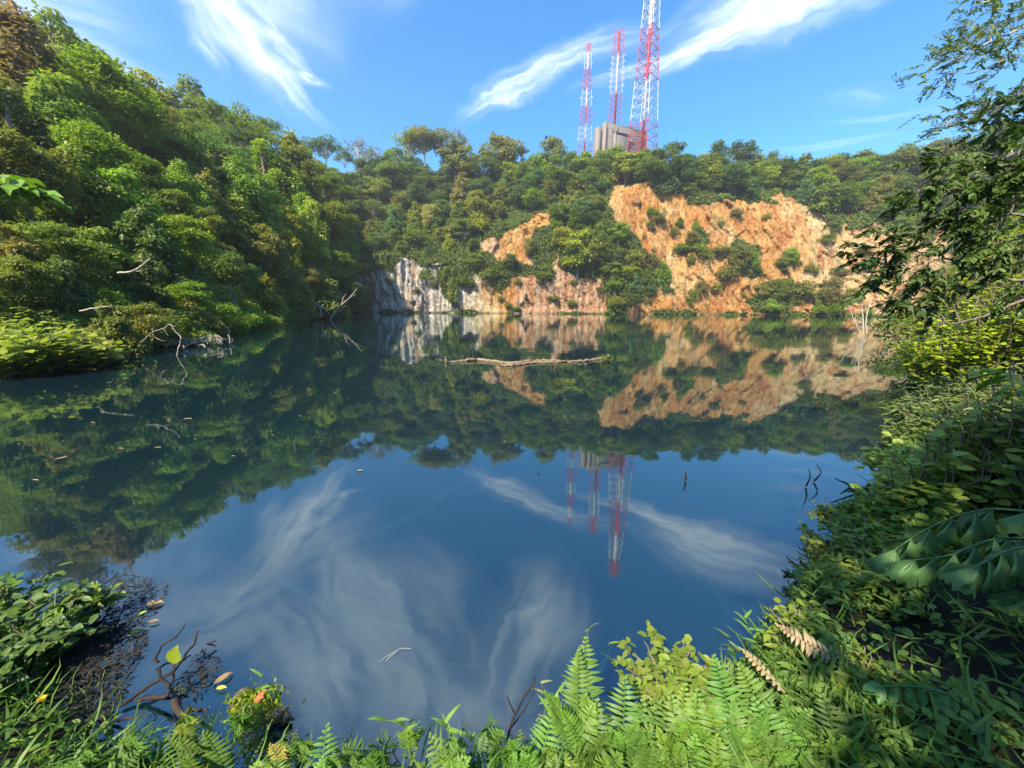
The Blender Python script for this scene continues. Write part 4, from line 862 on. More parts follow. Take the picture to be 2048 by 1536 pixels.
# mossy stump end with a red leaf
c = wl(520, 1420, .02); e = empty('mossy_log', tuple(c)); tag(e, 'broken log end topped with bright moss and a red leaf among the ferns', 'log')
part(e, 'trunk', [wl(480, 1400, .05), wl(520, 1415, .05), wl(548, 1428, .05), wl(572, 1442, .02)], [.05, .045, .03, .02], LOGM, .004)
part(e, 'sunken_end', [wl(568, 1440, -.01), wl(610, 1455, -.04), wl(650, 1480, -.1)], [.02, .03, .03], LOGM, .002)
r = np.random.default_rng(3); mb = MB(); n = 500; cc = wl(512, 1408, .09)
mb.leaves(cc-c+r.normal(size=(n, 3))*np.array([.055, .035, .018]), nrm(r.normal(size=(n, 3))+np.array([0, 0, 1])), r.normal(size=(n, 3)), .022, .012, QL, r.random(n)); g = mb.build('moss', LEAF, e, (.2, .3, .03))
mb = MB(); mb.leaves([wl(507, 1402, .12)-c, wl(512, 1400, .12)-c], [[1, .2, .3], [.6, .6, .5]], [[0, -.4, 1], [0, -1, .6]], .04, .022, LF, .5); mb.build('red_leaf', leaf_material('red leaf', (.45, .10, .05), .2), e)
# things lying under the surface
WEED = plain('pale green rope weed', (0.36, 0.80, 0.26), (0.48, 0.88, 0.36), 6, bump=0); PALE = plain('pale sunken wood', (0.42, 0.42, 0.34), (0.55, 0.55, 0.45), 6, bump=0)
def sunk(name, label, cat, pts, rad, mat, z=-.12, grp=None):
    if not isinstance(z, (list, tuple)): z = [z]*len(pts)
    q = polyline([wl(x, y, z[i]) for i, (x, y) in enumerate(pts)], 6); mb = MB(); mb.tube(q, rad, 6); o = mb.build(name, mat, None, None, True); return tag(o, label, cat, grp)
sunk('sunken_hose', 'long curved pale green hose under the water, reaching toward the tower reflections', 'hose', [(985, 938), (930, 970), (880, 998), (820, 1040), (760, 1066), (700, 1085), (640, 1105), (590, 1132)], [.03, .05, .055, .045, .04], WEED, -.06, 'pale green hoses under the water')
sunk('sunken_hose', 'short pale green hose piece under the water at left', 'hose', [(555, 1160), (580, 1180), (615, 1192)], [.03, .04, .025], WEED, -.05, 'pale green hoses under the water')
sunk('sunken_hose', 'pale green hose sagging under the lower middle of the lake', 'hose', [(640, 1212), (700, 1240), (760, 1252), (850, 1262)], [.02, .036, .03, .02], WEED, -.05, 'pale green hoses under the water')
sunk('sunken_branch', 'thin whitish branch lying level under the water in the lower middle', 'branch', [(840, 1327), (880, 1325), (930, 1333), (970, 1334), (1000, 1336)], [.003, .007, .01, .006], PALE, -.06)
sunk('sunken_branch', 'long thin pale branch under the water in front of the right bank', 'branch', [(1400, 1095), (1415, 1140), (1440, 1195), (1470, 1245), (1488, 1275)], [.006, .012, .01], PALE, -.08)
sunk('water_weed', 'pale feathery weed strand under the water beside the tallest fern', 'water weed', [(1240, 1262), (1225, 1295), (1205, 1330), (1185, 1360)], [.003, .010, .014, .006], PALE, -.05)
e = stick_thing('sunken_branch', 'pair of fine pale forked twigs breaking the surface in the lower middle', 'branch', [([wl(690, 1400, -.08), wl(745, 1345, -.02), wl(790, 1305, .01), wl(800, 1297, .01), wl(822, 1297, .01)], [.0011, .0006]), ([wl(725, 1358, -.03), wl(760, 1322, .0), wl(795, 1300, .01)], [.0009, .0005])], PALE)
# floating leaves and scraps
FL = leaf_material('floating leaf', None, .1)
fl = [(375, 838, .30, .35, 'pinkish straw-coloured'), (125, 916, .26, 1.0, 'straw-coloured'), (695, 797, .10, 0, 'tiny pale'), (780, 811, .10, 0, 'tiny pale'), (240, 897, .16, 0, 'small pale'), (315, 895, .18, .2, 'yellow'), (466, 912, .12, 0, 'yellow'), (390, 878, .10, 0, 'tiny pale'), (860, 692, .25, 0, 'tiny pale'), (1015, 748, .2, 0, 'tiny pale'), (1010, 883, .12, 0, 'small yellow'), (720, 941, .16, 0, 'thin pale'),
      (1598, 1012, .035, 0, 'tiny white'), (1590, 940, .05, 0, 'tiny pale'), (1540, 944, .06, 0, 'tiny pale'), (600, 832, .12, 0, 'tiny pale'), (185, 845, .16, 0, 'small pale'), (545, 870, .10, 0, 'tiny pale'), (1290, 780, .16, 0, 'tiny pale'), (70, 960, .16, 0, 'small pale'), (1130, 800, .12, 0, 'tiny pale')]
for k, (x, y, L_, a, ds) in enumerate(fl):
    L_ *= .42
    c = wl(x, y, .006); mb = MB(); mb.leaves([[-L_/2*cos(a), -L_/2*sin(a), 0]], [[cos(a), sin(a), 0]], [[0, .05, 1]], L_, L_*.36, LF, .4)
    col = (.30, .28, .09) if 'yellow' in ds else (.34, .27, .2); o = mb.build('floating_leaf', FL, None, col); o.location = c
    where = 'left of the floating log' if y < 860 and x < 900 else 'below the floating log' if y < 900 and x > 900 else 'on the dark left reflection' if x < 500 else 'among the sky reflection on the right' if x > 1400 else 'at the edge of the reflected treetops'
    tag(o, None, 'leaf', 'leaves floating on the lake'); LABELS.setdefault(ds+' leaf floating '+where, []).append((x, o))
for (x, y, L_, a, col, ds) in [(310, 1207, .09, .25, (.17, .14, .09), 'long tan leaf floating at the edge of the debris'), (308, 1243, .05, .3, (.14, .11, .06), 'round brownish leaf afloat right of the debris'), (270, 1267, .06, .5, (.25, .33, .06), 'yellow-green leaf afloat beside the debris'), (286, 1226, .045, .8, (.22, .36, .05), 'small green leaf afloat below the long tan leaf'),
                               (447, 1356, .075, .9, (.19, .15, .09), 'pointed tan leaf afloat right of the black branches'), (443, 1376, .045, .1, (.3, .42, .05), 'small yellow-green leaf below the pointed tan leaf'), (195, 1196, .05, .4, (.35, .42, .06), 'yellow-green leaf on the debris mat')]:
    c = wl(x, y, .012); mb = MB(); mb.leaves([[-L_/2*cos(a), -L_/2*sin(a), 0]], [[cos(a), sin(a), .05]], [[0, -.2, 1]], L_, L_*.4, LF, .7); o = mb.build('floating_leaf', FL, None, col); o.location = c; tag(o, ds, 'leaf')
# floating debris mat
r = np.random.default_rng(12); n = 5200; mb = MB()
px = r.uniform(120, 440, n); py = r.uniform(1140, 1470, n)
poly = [(180, 1155), (240, 1140), (330, 1165), (320, 1200), (285, 1240), (290, 1290), (260, 1330), (235, 1400), (200, 1450), (110, 1480), (60, 1400), (110, 1300), (150, 1220)]
poly2 = [(395, 1300), (430, 1305), (440, 1350), (405, 1380), (350, 1395), (345, 1370)]
k = inside(px, py, poly) | (inside(px, py, poly2) & (r.random(n) < .6)); px, py = px[k], py[k]; n = len(px)
C_ = np.array([wl(a, b, .004+.02*c_) for a, b, c_ in zip(px, py, r.random(n))]); a = r.normal(size=n)*1.3+.5
mb.leaves(C_, np.stack([np.cos(a), np.sin(a), r.normal(size=n)*.18], -1), np.stack([r.normal(size=n)*.5, r.normal(size=n)*.5, np.ones(n)], -1), r.uniform(.015, .055, n), r.uniform(.002, .010, n), QL, r.random(n))
tag(mb.build('floating_debris', plain('rotting plant scraps', (0.012, 0.011, 0.010), (0.05, 0.044, 0.036), 30, bump=0)), 'mat of dark rotting leaves and stems floating at lower left', 'debris', None, 'stuff')

# ------------------------------------------------------------------ ferns
def frond(parent, base, tip, width, col, bow=.06, dens_=70, mat=LEAF, face=None, droop=0.0, name='frond', r=None, origin=(0, 0, 0)):
    base = np.asarray(base, float); tip = np.asarray(tip, float); L = np.linalg.norm(tip-base); width = width*.86; ax = (tip-base)/L
    view = nrm(np.array([0, 0, H])-(base+tip)/2) if face is None else nrm(np.asarray(face, float))
    side = nrm(np.cross(ax, view)); nor = nrm(np.cross(side, ax)); 
    if (nor*view).sum() < 0: nor = -nor
    n = max(10, int(L*dens_)); t = np.linspace(0, 1, n+1)[:, None]
    pts = base+(tip-base)*t+nor*bow*L*np.sin(t*pi)*-1+side*bow*L*.5*np.sin(t*pi)*(r.normal() if r is not None else .5)
    if droop: pts[:, 2] -= droop*L*t[:, 0]**2.2
    mb = MB(); mb.tube(pts, [.0032+.002*L, .0012], 5, False)
    tt = t[1:, 0]; prof = np.clip(.62+.8*tt, 0, 1)*np.clip((1-tt)*2.3, .07, 1)**.8; ln = width/2*prof
    tg = nrm(np.gradient(pts, axis=0))[1:]; rr = r if r is not None else np.random.default_rng(1)
    for s_ in (1, -1):
        D = side*s_+tg*.28-nor*.0+rr.normal(size=(n, 3))*.08; D[:, 2] -= .22*(1-tt)
        Nn = nor+tg*.35+rr.normal(size=(n, 3))*.12
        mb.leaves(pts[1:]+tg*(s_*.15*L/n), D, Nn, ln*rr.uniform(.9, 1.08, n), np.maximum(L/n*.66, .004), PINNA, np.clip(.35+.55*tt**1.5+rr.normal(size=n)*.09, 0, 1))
    if origin is not None: mb.V = [v-np.asarray(origin) for v in mb.V]
    return mb.build(name, mat, parent, col)
GF = (.09, .205, .05)
FERNS = []
def fern(tipx, tipy, Yt, bx, width, extra=4, col=GF, label='', Yb=None, zb=.12, spread=.16, mat=LEAF):
    tip = world(tipx, tipy, Yt); Yb = Yt-.12 if Yb is None else Yb
    b0 = world(bx, 1500, Yb); base = np.array([b0[0], Yb, zb]); r = np.random.default_rng(int(tipx*7+tipy)); e = empty('fern', tuple(base)); tag(e, label, 'fern', 'ferns along the near bank')
    frond(e, base, tip, width, jit(col, r, .1), .05, 62, mat, None, 0, 'frond', r, base)
    for k in range(extra):
        a = r.uniform(-1.2, 1.2); ln = r.uniform(.5, .85)*np.linalg.norm(tip-base); d = np.array([sin(a)*.45, r.uniform(-.12, .2), r.uniform(.7, 1.0)])
        frond(e, base+r.normal(size=3)*np.array([.03, .03, 0]), base+nrm(d)*ln, width*r.uniform(.6, .85), jit(col, r, .15), .08, 62, mat, nrm(np.array([0, -.8, .6])+r.normal(size=3)*.3), .10, 'frond', r, base)
    return e
fern(1172, 1276, 1.19, 1166, .20, 4, (.11, .225, .045), 'tallest fern, its bright tip rising highest at bottom centre')
fern(1158, 1300, 1.17, 1160, .17, 2, (.11, .225, .045), 'slim fern just left of the tallest fern, slightly shorter')
fern(1250, 1356, 1.15, 1246, .19, 5, GF, 'upright fern with twin tips just right of the tallest fern')
fern(1318, 1405, 1.12, 1270, .18, 4, GF, 'leaning short fern with bright yellow tip right of the twin-tipped fern')
fern(1148, 1462, 1.10, 1146, .15, 3, (.12, .22, .05), 'small pale fern at the foot of the tallest fern')
fern(1428, 1312, 1.15, 1500, .18, 5, GF, 'tall leaning fern whose tip points up left, right of centre')
fern(1478, 1328, 1.2, 1575, .19, 4, GF, 'leaning fern with yellow tip behind the dry brown stalk')
fern(1506, 1398, 1.10, 1590, .20, 5, GF, 'broad leaning fern near the bottom right of the open water')
fern(1560, 1478, 1.05, 1600, .18, 3, GF, 'low fern at the bottom edge beneath the broad leaning fern')
fern(822, 1436, 1.20, 816, .13, 4, (.11, .225, .045), 'small upright fern left of the black forked twig')
fern(980, 1430, 1.20, 984, .12, 4, GF, 'small upright fern standing next to the black forked twig')
fern(1040, 1462, 1.14, 1050, .13, 3, (.13, .24, .04), 'yellow-green fern just right of the black forked twig')
fern(905, 1472, 1.16, 905, .14, 4, GF, 'low fern between the two small upright ferns')
fern(430, 1432, 1.22, 370, .17, 4, (.15, .24, .04), 'yellowish fern leaning right in front of the hooked black wood')
fern(528, 1408, 1.24, 470, .18, 5, GF, 'green fern leaning right in front of the mossy log')
fern(592, 1462, 1.15, 560, .15, 2, (.24, .24, .06), 'pale yellow fern right of the mossy log')
fern(300, 1450, 1.16, 260, .17, 5, GF, 'fern at lower left under the floating debris')
fern(150, 1480, 1.10, 130, .17, 4, GF, 'fern in the bottom left corner area')
fern(690, 1480, 1.14, 690, .14, 3, GF, 'low fern in the grass left of the small upright fern')
fern(740, 1490, 1.12, 745, .12, 3, GF, 'tiny fern low in the grass at bottom centre left')
fern(1370, 1370, 1.14, 1365, .17, 4, (.12, .22, .04), 'fern between the leaning ferns right of bottom centre')
fern(1680, 1420, 1.15, 1760, .20, 4, (.09, .18, .04), 'darker fern on the slope below the dry brown frond')
fern(1215, 1450, 1.12, 1210, .18, 5, (.10, .21, .035), 'low spreading fern at the bottom between the tallest and twin-tipped ferns')
fern(1430, 1470, 1.12, 1440, .19, 5, (.10, .21, .035), 'low spreading fern at the bottom edge right of centre')
rr_ = np.random.default_rng(31)
for k, (x, y, w) in enumerate([(620, 1475, .15), (655, 1450, .13), (770, 1462, .13), (860, 1470, .14), (940, 1468, .14), (1010, 1478, .14), (1075, 1440, .15), (1105, 1420, .16), (1195, 1400, .17), (1285, 1400, .17), (1340, 1385, .17), (1395, 1380, .17), (1465, 1400, .18), (1540, 1400, .18), (1570, 1440, .18), (1630, 1450, .18), (330, 1470, .15), (400, 1475, .15), (1120, 1490, .17), (1320, 1490, .18), (1390, 1500, .18), (1500, 1500, .18), (1640, 1380, .16), (560, 1490, .14)]):
    fern(x, y, 1.11+rr_.uniform(-.03, .05), x+rr_.uniform(-40, 60), w, 5, jit((.095, .20, .045), rr_, .25), 'filler')
    FERNS.append((x, COL.objects[-1]))
FE = [o for o in COL.objects if o.name.startswith('fern') and o.get('label') == 'filler']
for o in FE:
    x = float(photo_px(np.array(o.location))[0]); LABELS.setdefault('short fern in the fringe '+('left of the mossy log' if x < 520 else 'between the mossy log and the black forked twig' if x < 1000 else 'around the tallest fern' if x < 1330 else 'along the bottom right slope'), []).append((x, o))
# dry fronds
def dryfrond(label, a, Ya, b, Yb, w, droop=.1):
    pa, pb = world(*a, Ya), world(*b, Yb); e = empty('dry_fern_frond', tuple(pa)); tag(e, label, 'fern frond', 'dry brown fern fronds')
    frond(e, pa, pb, w*.85, (.5, .4, .3), .10, 48, DRY, (0, -.5, .9), droop, 'pinnae', np.random.default_rng(int(a[0])), pa)
dryfrond('large pale brown dried fern frond jutting out over the water', (1720, 1335), 1.32, (1556, 1236), 1.42, .15)
dryfrond('thin curled brown fern frond left of the large dried one', (1570, 1385), 1.22, (1482, 1288), 1.3, .07)
# arching frond with hanging oval leaflets, lower right
def leafy_frond(e, pts, ll, lw, tpl, col, n, mat=LEAF, hang=.8, name='frond', both=True, seed=1, tint=.6):
    r = np.random.default_rng(seed); q = polyline(pts, 8); org = np.asarray(e.location); mb = MB(); mb.tube(q-org, [.006, .003], 6); tg = nrm(np.gradient(q, axis=0))
    idx = np.linspace(len(q)*.12, len(q)-1, n)
    for i in idx:
        k = int(i); sd = nrm(np.cross(tg[k], [0, 0, 1.0]))
        for s_ in ((1, -1) if both else (1 if int(i) % 2 else -1,)):
            D = sd*s_*.8+tg[k]*.35+np.array([0, 0, -hang])+r.normal(size=3)*.15; Nn = np.array([0, -.3, 1.0])+sd*s_*.3+r.normal(size=3)*.2
            mb.leaves([q[k]-org], [D], [Nn], ll*r.uniform(.8, 1.1), lw*r.uniform(.85, 1.1), tpl, np.clip(tint+r.normal()*.15, 0, 1))
    D = tg[-1]+np.array([0, 0, -.3]); mb.leaves([q[-1]-org], [D], [[0, -.2, 1]], ll, lw, tpl, tint)
    return mb.build(name, mat, e, col)
p0 = world(2010, 1490, 1.0); e = empty('arching_leafy_stem', tuple(p0)); tag(e, 'arching stem hung with oval green leaflets over the dark lower right hollow', 'plant')
leafy_frond(e, [p0, world(1930, 1410, 1.08), world(1850, 1376, 1.12), world(1765, 1372, 1.15)], .07, .036, LF, (.06, .19, .07), 10, GLOSSY_LEAF, .9, 'frond', True, 5, .7)

# ------------------------------------------------------------------ leafy shrubs built stem by stem
def leafy(name, label, cat, base, height, spread, stems, ll, lw, tpl, col, per=12, group=None, mat=LEAF, lean=(0, 0), tipcol=None, seed=None, fill=1.0, droop=.1, inner=.35):
    base = np.asarray(base, float); r = np.random.default_rng(int(abs(base[0]*131+base[1]*17+height*100)) if seed is None else seed)
    e = empty(name, tuple(base)); tag(e, label, cat, group); st = MB(); lf = MB(); C_ = []; D_ = []; N_ = []; T_ = []
    for k in range(stems):
        a = r.uniform(0, 2*pi); rad = sqrt(r.uniform(.02, 1)); hh = height*r.uniform(.45, 1.0)*(1-.4*rad**2); tip = np.array([cos(a)*rad*spread+lean[0], sin(a)*rad*spread+lean[1], hh])
        b = np.array([cos(a)*rad*spread*.25, sin(a)*rad*spread*.25, -.05*height]); q = limb_path(r, b, tip, 7, .03); st.tube(q, [.006+.006*height, .002+.001*height], 5, False)
        for m in range(per):
            t = r.uniform(inner, 1.02); i = min(t, .999)*6; p = q[int(i)]*(1-i % 1)+q[min(int(i)+1, 6)]*(i % 1); aa = m*2.4+r.uniform(0, .8)
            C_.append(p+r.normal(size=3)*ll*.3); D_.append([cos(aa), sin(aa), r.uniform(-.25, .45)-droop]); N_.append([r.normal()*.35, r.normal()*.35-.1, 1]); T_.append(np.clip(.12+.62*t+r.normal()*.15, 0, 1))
    C_ = np.array(C_); n = len(C_); lf.leaves(C_, np.array(D_), np.array(N_), ll*r.uniform(.6, 1.15, n), lw*r.uniform(.7, 1.15, n), tpl, np.array(T_))
    st.build('stem', BARK, e, None, True); lf.build('foliage', mat, e, col)
    return e
# sunlit bush overhanging the water at the left
YB = (.19, .27, .045)
for (x, y, h, w, n, lb) in [(50, 752, 1.5, 1.5, 60, 'at the left edge of the picture'), (140, 745, 1.15, 1.1, 60, 'second of the row from the left edge'), (205, 728, .65, .7, 40, 'whose tip reaches furthest right over the water'), (95, 715, 2.0, 1.5, 60, 'behind, tallest of the row'), (-60, 740, 1.9, 1.6, 50, 'cut off by the left edge, in front'), (10, 690, 2.6, 1.7, 60, 'highest up the bank at the left edge'), (175, 700, 1.3, .9, 50, 'between the tallest one and the arching bleached branch')]:
    p = wl(x, min(y, 752)); Yd = p[1]; p = world(x, y, Yd*1.04); p[2] = max(p[2], 0)
    leafy('lakeside_bush', 'sunlit yellow-green big-leaved bush '+lb, 'bush', p, h, w, int(n*1.5), .21, .16, ROUND, jit(YB, R, .12), 14, 'big-leaved bushes at the left shore', inner=.2)
# leafy plant lower left
for (x, y, Yd, h, w, n, c_, lb) in [(105, 1330, 1.58, .27, .27, 32, (.065, .13, .035), 'glossy green leafy plant in the lower left corner with yellow-green tips'), (50, 1400, 1.40, .22, .24, 24, (.08, .155, .035), 'leafy plant in the lower left corner, in front and nearer the edge'), (0, 1300, 1.65, .27, .28, 32, (.07, .15, .03), 'darker leafy plant at the left edge behind the glossy one'), (170, 1290, 1.7, .20, .16, 16, (.16, .26, .03), 'small bright yellow-green plant rising above the debris')]:
    p = world(x, y, Yd); p[2] = .03
    leafy('leafy_plant', lb, 'plant', p, h, w, n, .062, .036, LF, c_, 14, 'leafy plants in the lower left corner', GLOSSY_LEAF, inner=.25)
p = wl(95, 1436, .02); e = empty('yellow_flower', tuple(p)); tag(e, 'single yellow flower bud standing in the dark lower left corner', 'flower')
mb = MB(); mb.tube([(0, 0, -.05), (.004, 0, .05), (0, 0, .09)], .002, 6); mb.build('stem', LEAF, e, G_MID); mb = MB(); r = np.random.default_rng(1)
mb.leaves(np.tile([[0, 0, .09]], (9, 1)), np.stack([np.cos(np.arange(9)*.7), np.sin(np.arange(9)*.7), np.full(9, .7)], -1), np.tile([[0, 0, 1.0]], (9, 1)), .02, .014, LF, .8); mb.build('petals', leaf_material('yellow petal', (.75, .55, .02)), e)
# bright leaf spray entering at upper left
p0 = world(-70, 372, 2.6); e = empty('overhanging_branch', tuple(p0)); tag(e, 'close leafy branch with bright green oval leaves entering at the left edge', 'branch')
leafy_frond(e, [p0, world(-20, 372, 2.62), world(30, 380, 2.65), world(80, 392, 2.7)], .17, .075, LF, (.13, .27, .03), 7, GLOSSY_LEAF, .15, 'leafy_twig', True, 3, .75)
leafy_frond(e, [p0, world(-30, 355, 2.62), world(10, 352, 2.65), world(70, 375, 2.7)], .17, .075, LF, (.13, .27, .03), 6, GLOSSY_LEAF, .1, 'leafy_twig', True, 4, .7)
leafy_frond(e, [p0, world(-60, 360, 2.6), world(-20, 366, 2.6), world(28, 370, 2.6)], .16, .075, LF, (.10, .22, .03), 5, GLOSSY_LEAF, .3, 'leafy_twig', True, 8, .5)

# right bank: sunlit bushes, narrow-leaved bushes, broad-leaved climbers
YR = (.24, .33, .03)
for (x, y, Yd, h, w, n, c_, lb) in [(1900, 800, 7.6, 2.0, 1.0, 95, YR, 'brightest yellow-green sunlit bush at the water edge on the right'), (2000, 800, 7.4, 3.0, 1.2, 100, YR, 'sunlit yellow-green bush at the right edge behind the brightest one'), (1975, 700, 9.5, 3.6, 1.3, 100, (.22, .3, .03), 'tall yellow-green bush under the dark overhanging leaves at right'), (1865, 765, 9.6, 1.5, 1.0, 70, (.2, .28, .03), 'low yellow-green bush left of the brightest one at the waterline'), (2080, 760, 7.5, 3.2, 1.4, 95, (.2, .28, .03), 'green bush cut off by the right edge under the dark branches'),
                                    (2050, 640, 11, 3.6, 1.6, 90, (.18, .26, .03), 'sunlit bush behind the dark branches at the right edge')]:
    p = world(x, y, Yd); p[2] = min(max(p[2], -.05), 1.2)
    leafy('bush', lb, 'bush', p, h, w, n, .12, .085, ROUND, jit(c_, R, .06), 24, 'sunlit bushes on the right bank', inner=.15)
for (x, y, Yd, h, w, n, lb) in [(1835, 920, 4.5, .42, .45, 50, 'dark narrow-leaved bush trailing furthest over the water on the right'), (1895, 915, 4.6, .8, .65, 65, 'dark narrow-leaved bush below the brightest yellow-green bush'), (1980, 900, 4.5, .95, .7, 65, 'tall dark narrow-leaved bush near the right edge'), (2070, 880, 4.3, 1.1, .7, 55, 'narrow-leaved bush at the right edge'), (1885, 865, 5.6, .7, .7, 60, 'narrow-leaved bush just below the yellow-green reflection on the right'), (1960, 840, 6.0, .9, .8, 60, 'greyish narrow-leaved bush between yellow-green bushes and big leaves')]:
    p = world(x, y, Yd); p[2] = max(min(p[2], .6), -.02)
    leafy('narrow_leaved_bush', lb, 'bush', p, h, w, n, .12, .032, LF, jit((.09, .15, .045), R, .15), 24, 'narrow-leaved bushes on the right bank', GLOSSY_LEAF, inner=.1, droop=.25)
for (x, y, Yd, h, w, n, lb) in [(1790, 1130, 2.45, .5, .36, 60, 'broad-leaved climber nearest the water, forming the rounded left end of the right mass'), (1870, 1080, 2.5, .9, .42, 75, 'broad-leaved climber above the big torn leaves'), (1970, 1060, 2.45, 1.15, .45, 80, 'broad-leaved climber behind the big torn leaves near the right edge'), (2060, 1050, 2.4, 1.35, .45, 75, 'broad-leaved climber at the right edge'), (1850, 1000, 3.3, .5, .5, 60, 'pale broad-leaved climber on top of the right mass'), (1980, 970, 3.4, .75, .55, 60, 'broad-leaved climber under the long bright leaves at right')]:
    p = world(x, y, Yd); p[2] = max(min(p[2], .5), .02)
    leafy('broad_leaved_climber', lb, 'climbing plant', p, h, w, n, .088, .062, ROUND, jit((.20, .29, .07), R, .12), 17, 'broad-leaved climbers on the right bank', inner=.1)
# long bright leaves
for (x, y, pts, lb) in [(2120, 800, [(2120, 800), (2060, 765), (2010, 745)], 'spray of long bright green leaves at the right edge, upper of two'), (2130, 880, [(2130, 880), (2070, 850), (2020, 858)], 'spray of long bright green leaves at the right edge, lower of two')]:
    p0 = world(x, y, 3.0); e = empty('long_leaved_branch', tuple(p0)); tag(e, lb, 'branch', 'long-leaved sprays at the right edge'); leafy_frond(e, [world(a, b_, 3.0) for a, b_ in pts], .24, .07, LF, (.13, .26, .03), 6, GLOSSY_LEAF, .7, 'leafy_twig', True, x, .7)
# fishtail palm with big torn wedge leaves
p0 = np.array([2.75, 1.25, .15]); e = empty('fishtail_palm', tuple(p0)); tag(e, 'low palm with large torn wedge-shaped grey-green leaves at the right', 'palm')
mb = MB(); mb.tube([(0, 0, -.1), (0, .05, .4), (-.05, .1, .75)], [.04, .02], 8); mb.build('stem', BARK, e, None, True)
top = p0+np.array([-.05, .1, .7])
FP = [([top, world(2030, 1020, 1.75), world(1940, 1025, 1.8), world(1850, 1060, 1.85), world(1790, 1100, 1.85)], 3), ([top, world(2060, 1075, 1.65), world(1980, 1080, 1.65), world(1900, 1110, 1.65), world(1830, 1120, 1.7)], 7),
      ([top, world(2090, 1090, 1.5), world(2020, 1100, 1.5), world(1960, 1130, 1.5)], 11), ([top, world(2090, 1180, 1.45), world(2060, 1190, 1.5), world(2030, 1180, 1.55)], 13)]
for pts, sd_ in FP: leafy_frond(e, pts, .165, .115, WEDGE, (.085, .20, .085), 8, GLOSSY_LEAF, 1.25, 'frond', True, sd_, .5)
# young plants and creepers along the rest of the near right bank, one by one
for k, (x, y, Yd, h, lb) in enumerate([(1640, 1230, 2.15, .30, 'small bushy plant with brown lower leaves at the water edge'), (1700, 1200, 2.3, .32, 'bright-leaved plant beside the big torn leaves'), (1690, 1290, 1.85, .28, 'leafy plant behind the large dried frond'), (1760, 1290, 1.8, .3, 'leafy plant at the edge of the dark hollow'), (1600, 1400, 1.5, .22, 'low leafy plant under the large dried frond'), (1720, 1440, 1.3, .2, 'low leafy plant in the lower right slope'), (1820, 1500, 1.1, .2, 'leafy plant at the bottom edge of the dark hollow'), (1390, 1470, 1.2, .15, 'rounded leafy plant right of the yellow-tipped short fern'), (1330, 1420, 1.35, .2, 'vine-covered plant arching left behind the short yellow-tipped fern'), (1960, 1500, 1.1, .25, 'dim leafy plant in the bottom right corner'), (1660, 1130, 2.6, .25, 'grassy wisp plant on the shore below the climbers')]):
    p = world(x, y, Yd); p[2] = .08; leafy('leafy_plant', lb, 'plant', p, h, .22, 26, .055, .028, LF, jit((.16, .26, .05), R, .2), 14, 'leafy plants on the near right bank', inner=.1)

# trees of the right bank further out
for (x, pb, Yd, hh, kd, c_, lb) in [(1960, 690, 17, 4.5, 'shrub', G_MID, 'mid green shrub beyond the sunlit bushes on the right bank'), (2060, 640, 19, 6, 'round', G_FRESH, 'round fresh green tree behind the dark branches at right'), (1990, 640, 27, 5.5, 'round', G_MID, 'round tree on the right shore above the yellow-green bush'), (1920, 650, 31, 5, 'mound', G_YEL, 'yellow-green vine-covered tree on the right shore'), (2080, 560, 30, 9, 'round', G_MID, 'tall round tree at the right edge behind the branches'), (1890, 640, 44, 5, 'shrub', G_OLIVE, 'olive shrub at the far end of the right bank'),
                                  (1950, 615, 48, 7, 'round', G_MID, 'round tree at the far end of the right bank'), (2040, 520, 50, 10, 'round', G_YEL, 'yellowish round tree high on the right bank'), (1980, 560, 55, 8, 'mound', G_FRESH, 'vine-covered tree high on the right bank')]:
    p = world(x, pb, Yd); plant_tree(kd, 2, .4 if kd != 'shrub' else .15, p-np.array([0, 0, .5]), hh, jit(c_, R), {'shrub': 'shrub', 'round': 'tree', 'mound': 'vine_covered_tree'}[kd], lb, 'shrub' if kd == 'shrub' else 'tree', 'trees on the right bank', 1.15)

# ------------------------------------------------------------------ the tree leaning in from the right
def spray(mb, r, p, d, L, leaf, tb=.35, thin=.3):
    d = nrm(d); n = 9; t = np.linspace(.15, 1, n)[:, None]; q = p+d*L*t+np.array([0, 0, (-.22 if leaf > .09 else -.03)*L])*t**2
    sd = nrm(np.cross(d, [0, 0, 1.0])+r.normal(size=3)*.25)
    for s_ in (1, -1):
        D = sd*s_+d*.6+np.array([0, 0, -.45 if leaf > .09 else -.1])+r.normal(size=(n, 3))*.22; mb.leaves(q, D, np.array([0, 0, 1.0])+r.normal(size=(n, 3))*.35, leaf*r.uniform(.7, 1.1, n), leaf*thin, QL if leaf < .07 else LF, np.clip(tb+r.normal(size=n)*.2, 0, 1))
def branchy(e, limbs, clusters, nper, leaf, L, col, seed, bark=BARK, rad=.026, spreadpx=34, thin=.3, bname='branch', lname='foliage'):
    r = np.random.default_rng(seed); org = np.asarray(e.location); ends = []
    for l in limbs:
        pts = [world(x, y, yy) for x, y, yy in l]; q = polyline(pts, 6); q += r.normal(size=q.shape)*.008; mb = MB(); mb.tube(q-org, [rad, rad*.2], 6); mb.build(bname, bark, e, None, True); ends.append(q)
    allq = np.concatenate(ends); mb = MB(); tw = MB()
    for (x, y, yy) in clusters:
        c = world(x, y, yy); k = np.argmin(((allq-c)**2).sum(1)); tw.tube(limb_path(r, allq[k], c, 5, .05)-org, [.010, .004], 5, False)
        for m in range(nper):
            p = c+r.normal(size=3)*np.array([1, .9, .32 if yy > 7 else .6])*spreadpx*yy/F*.6; d = (c-allq[k])*.8+r.normal(size=3)*.3+np.array([-.25, 0, -.1]); spray(mb, r, p-org, d, L*r.uniform(.7, 1.2), leaf, .35, thin); tw.tube([c-org, p-org], .0025 if yy > 7 else .003, 4, False)
    tw.build('twigs', bark, e, None, True); return mb.build(lname, GLOSSY_LEAF, e, col)
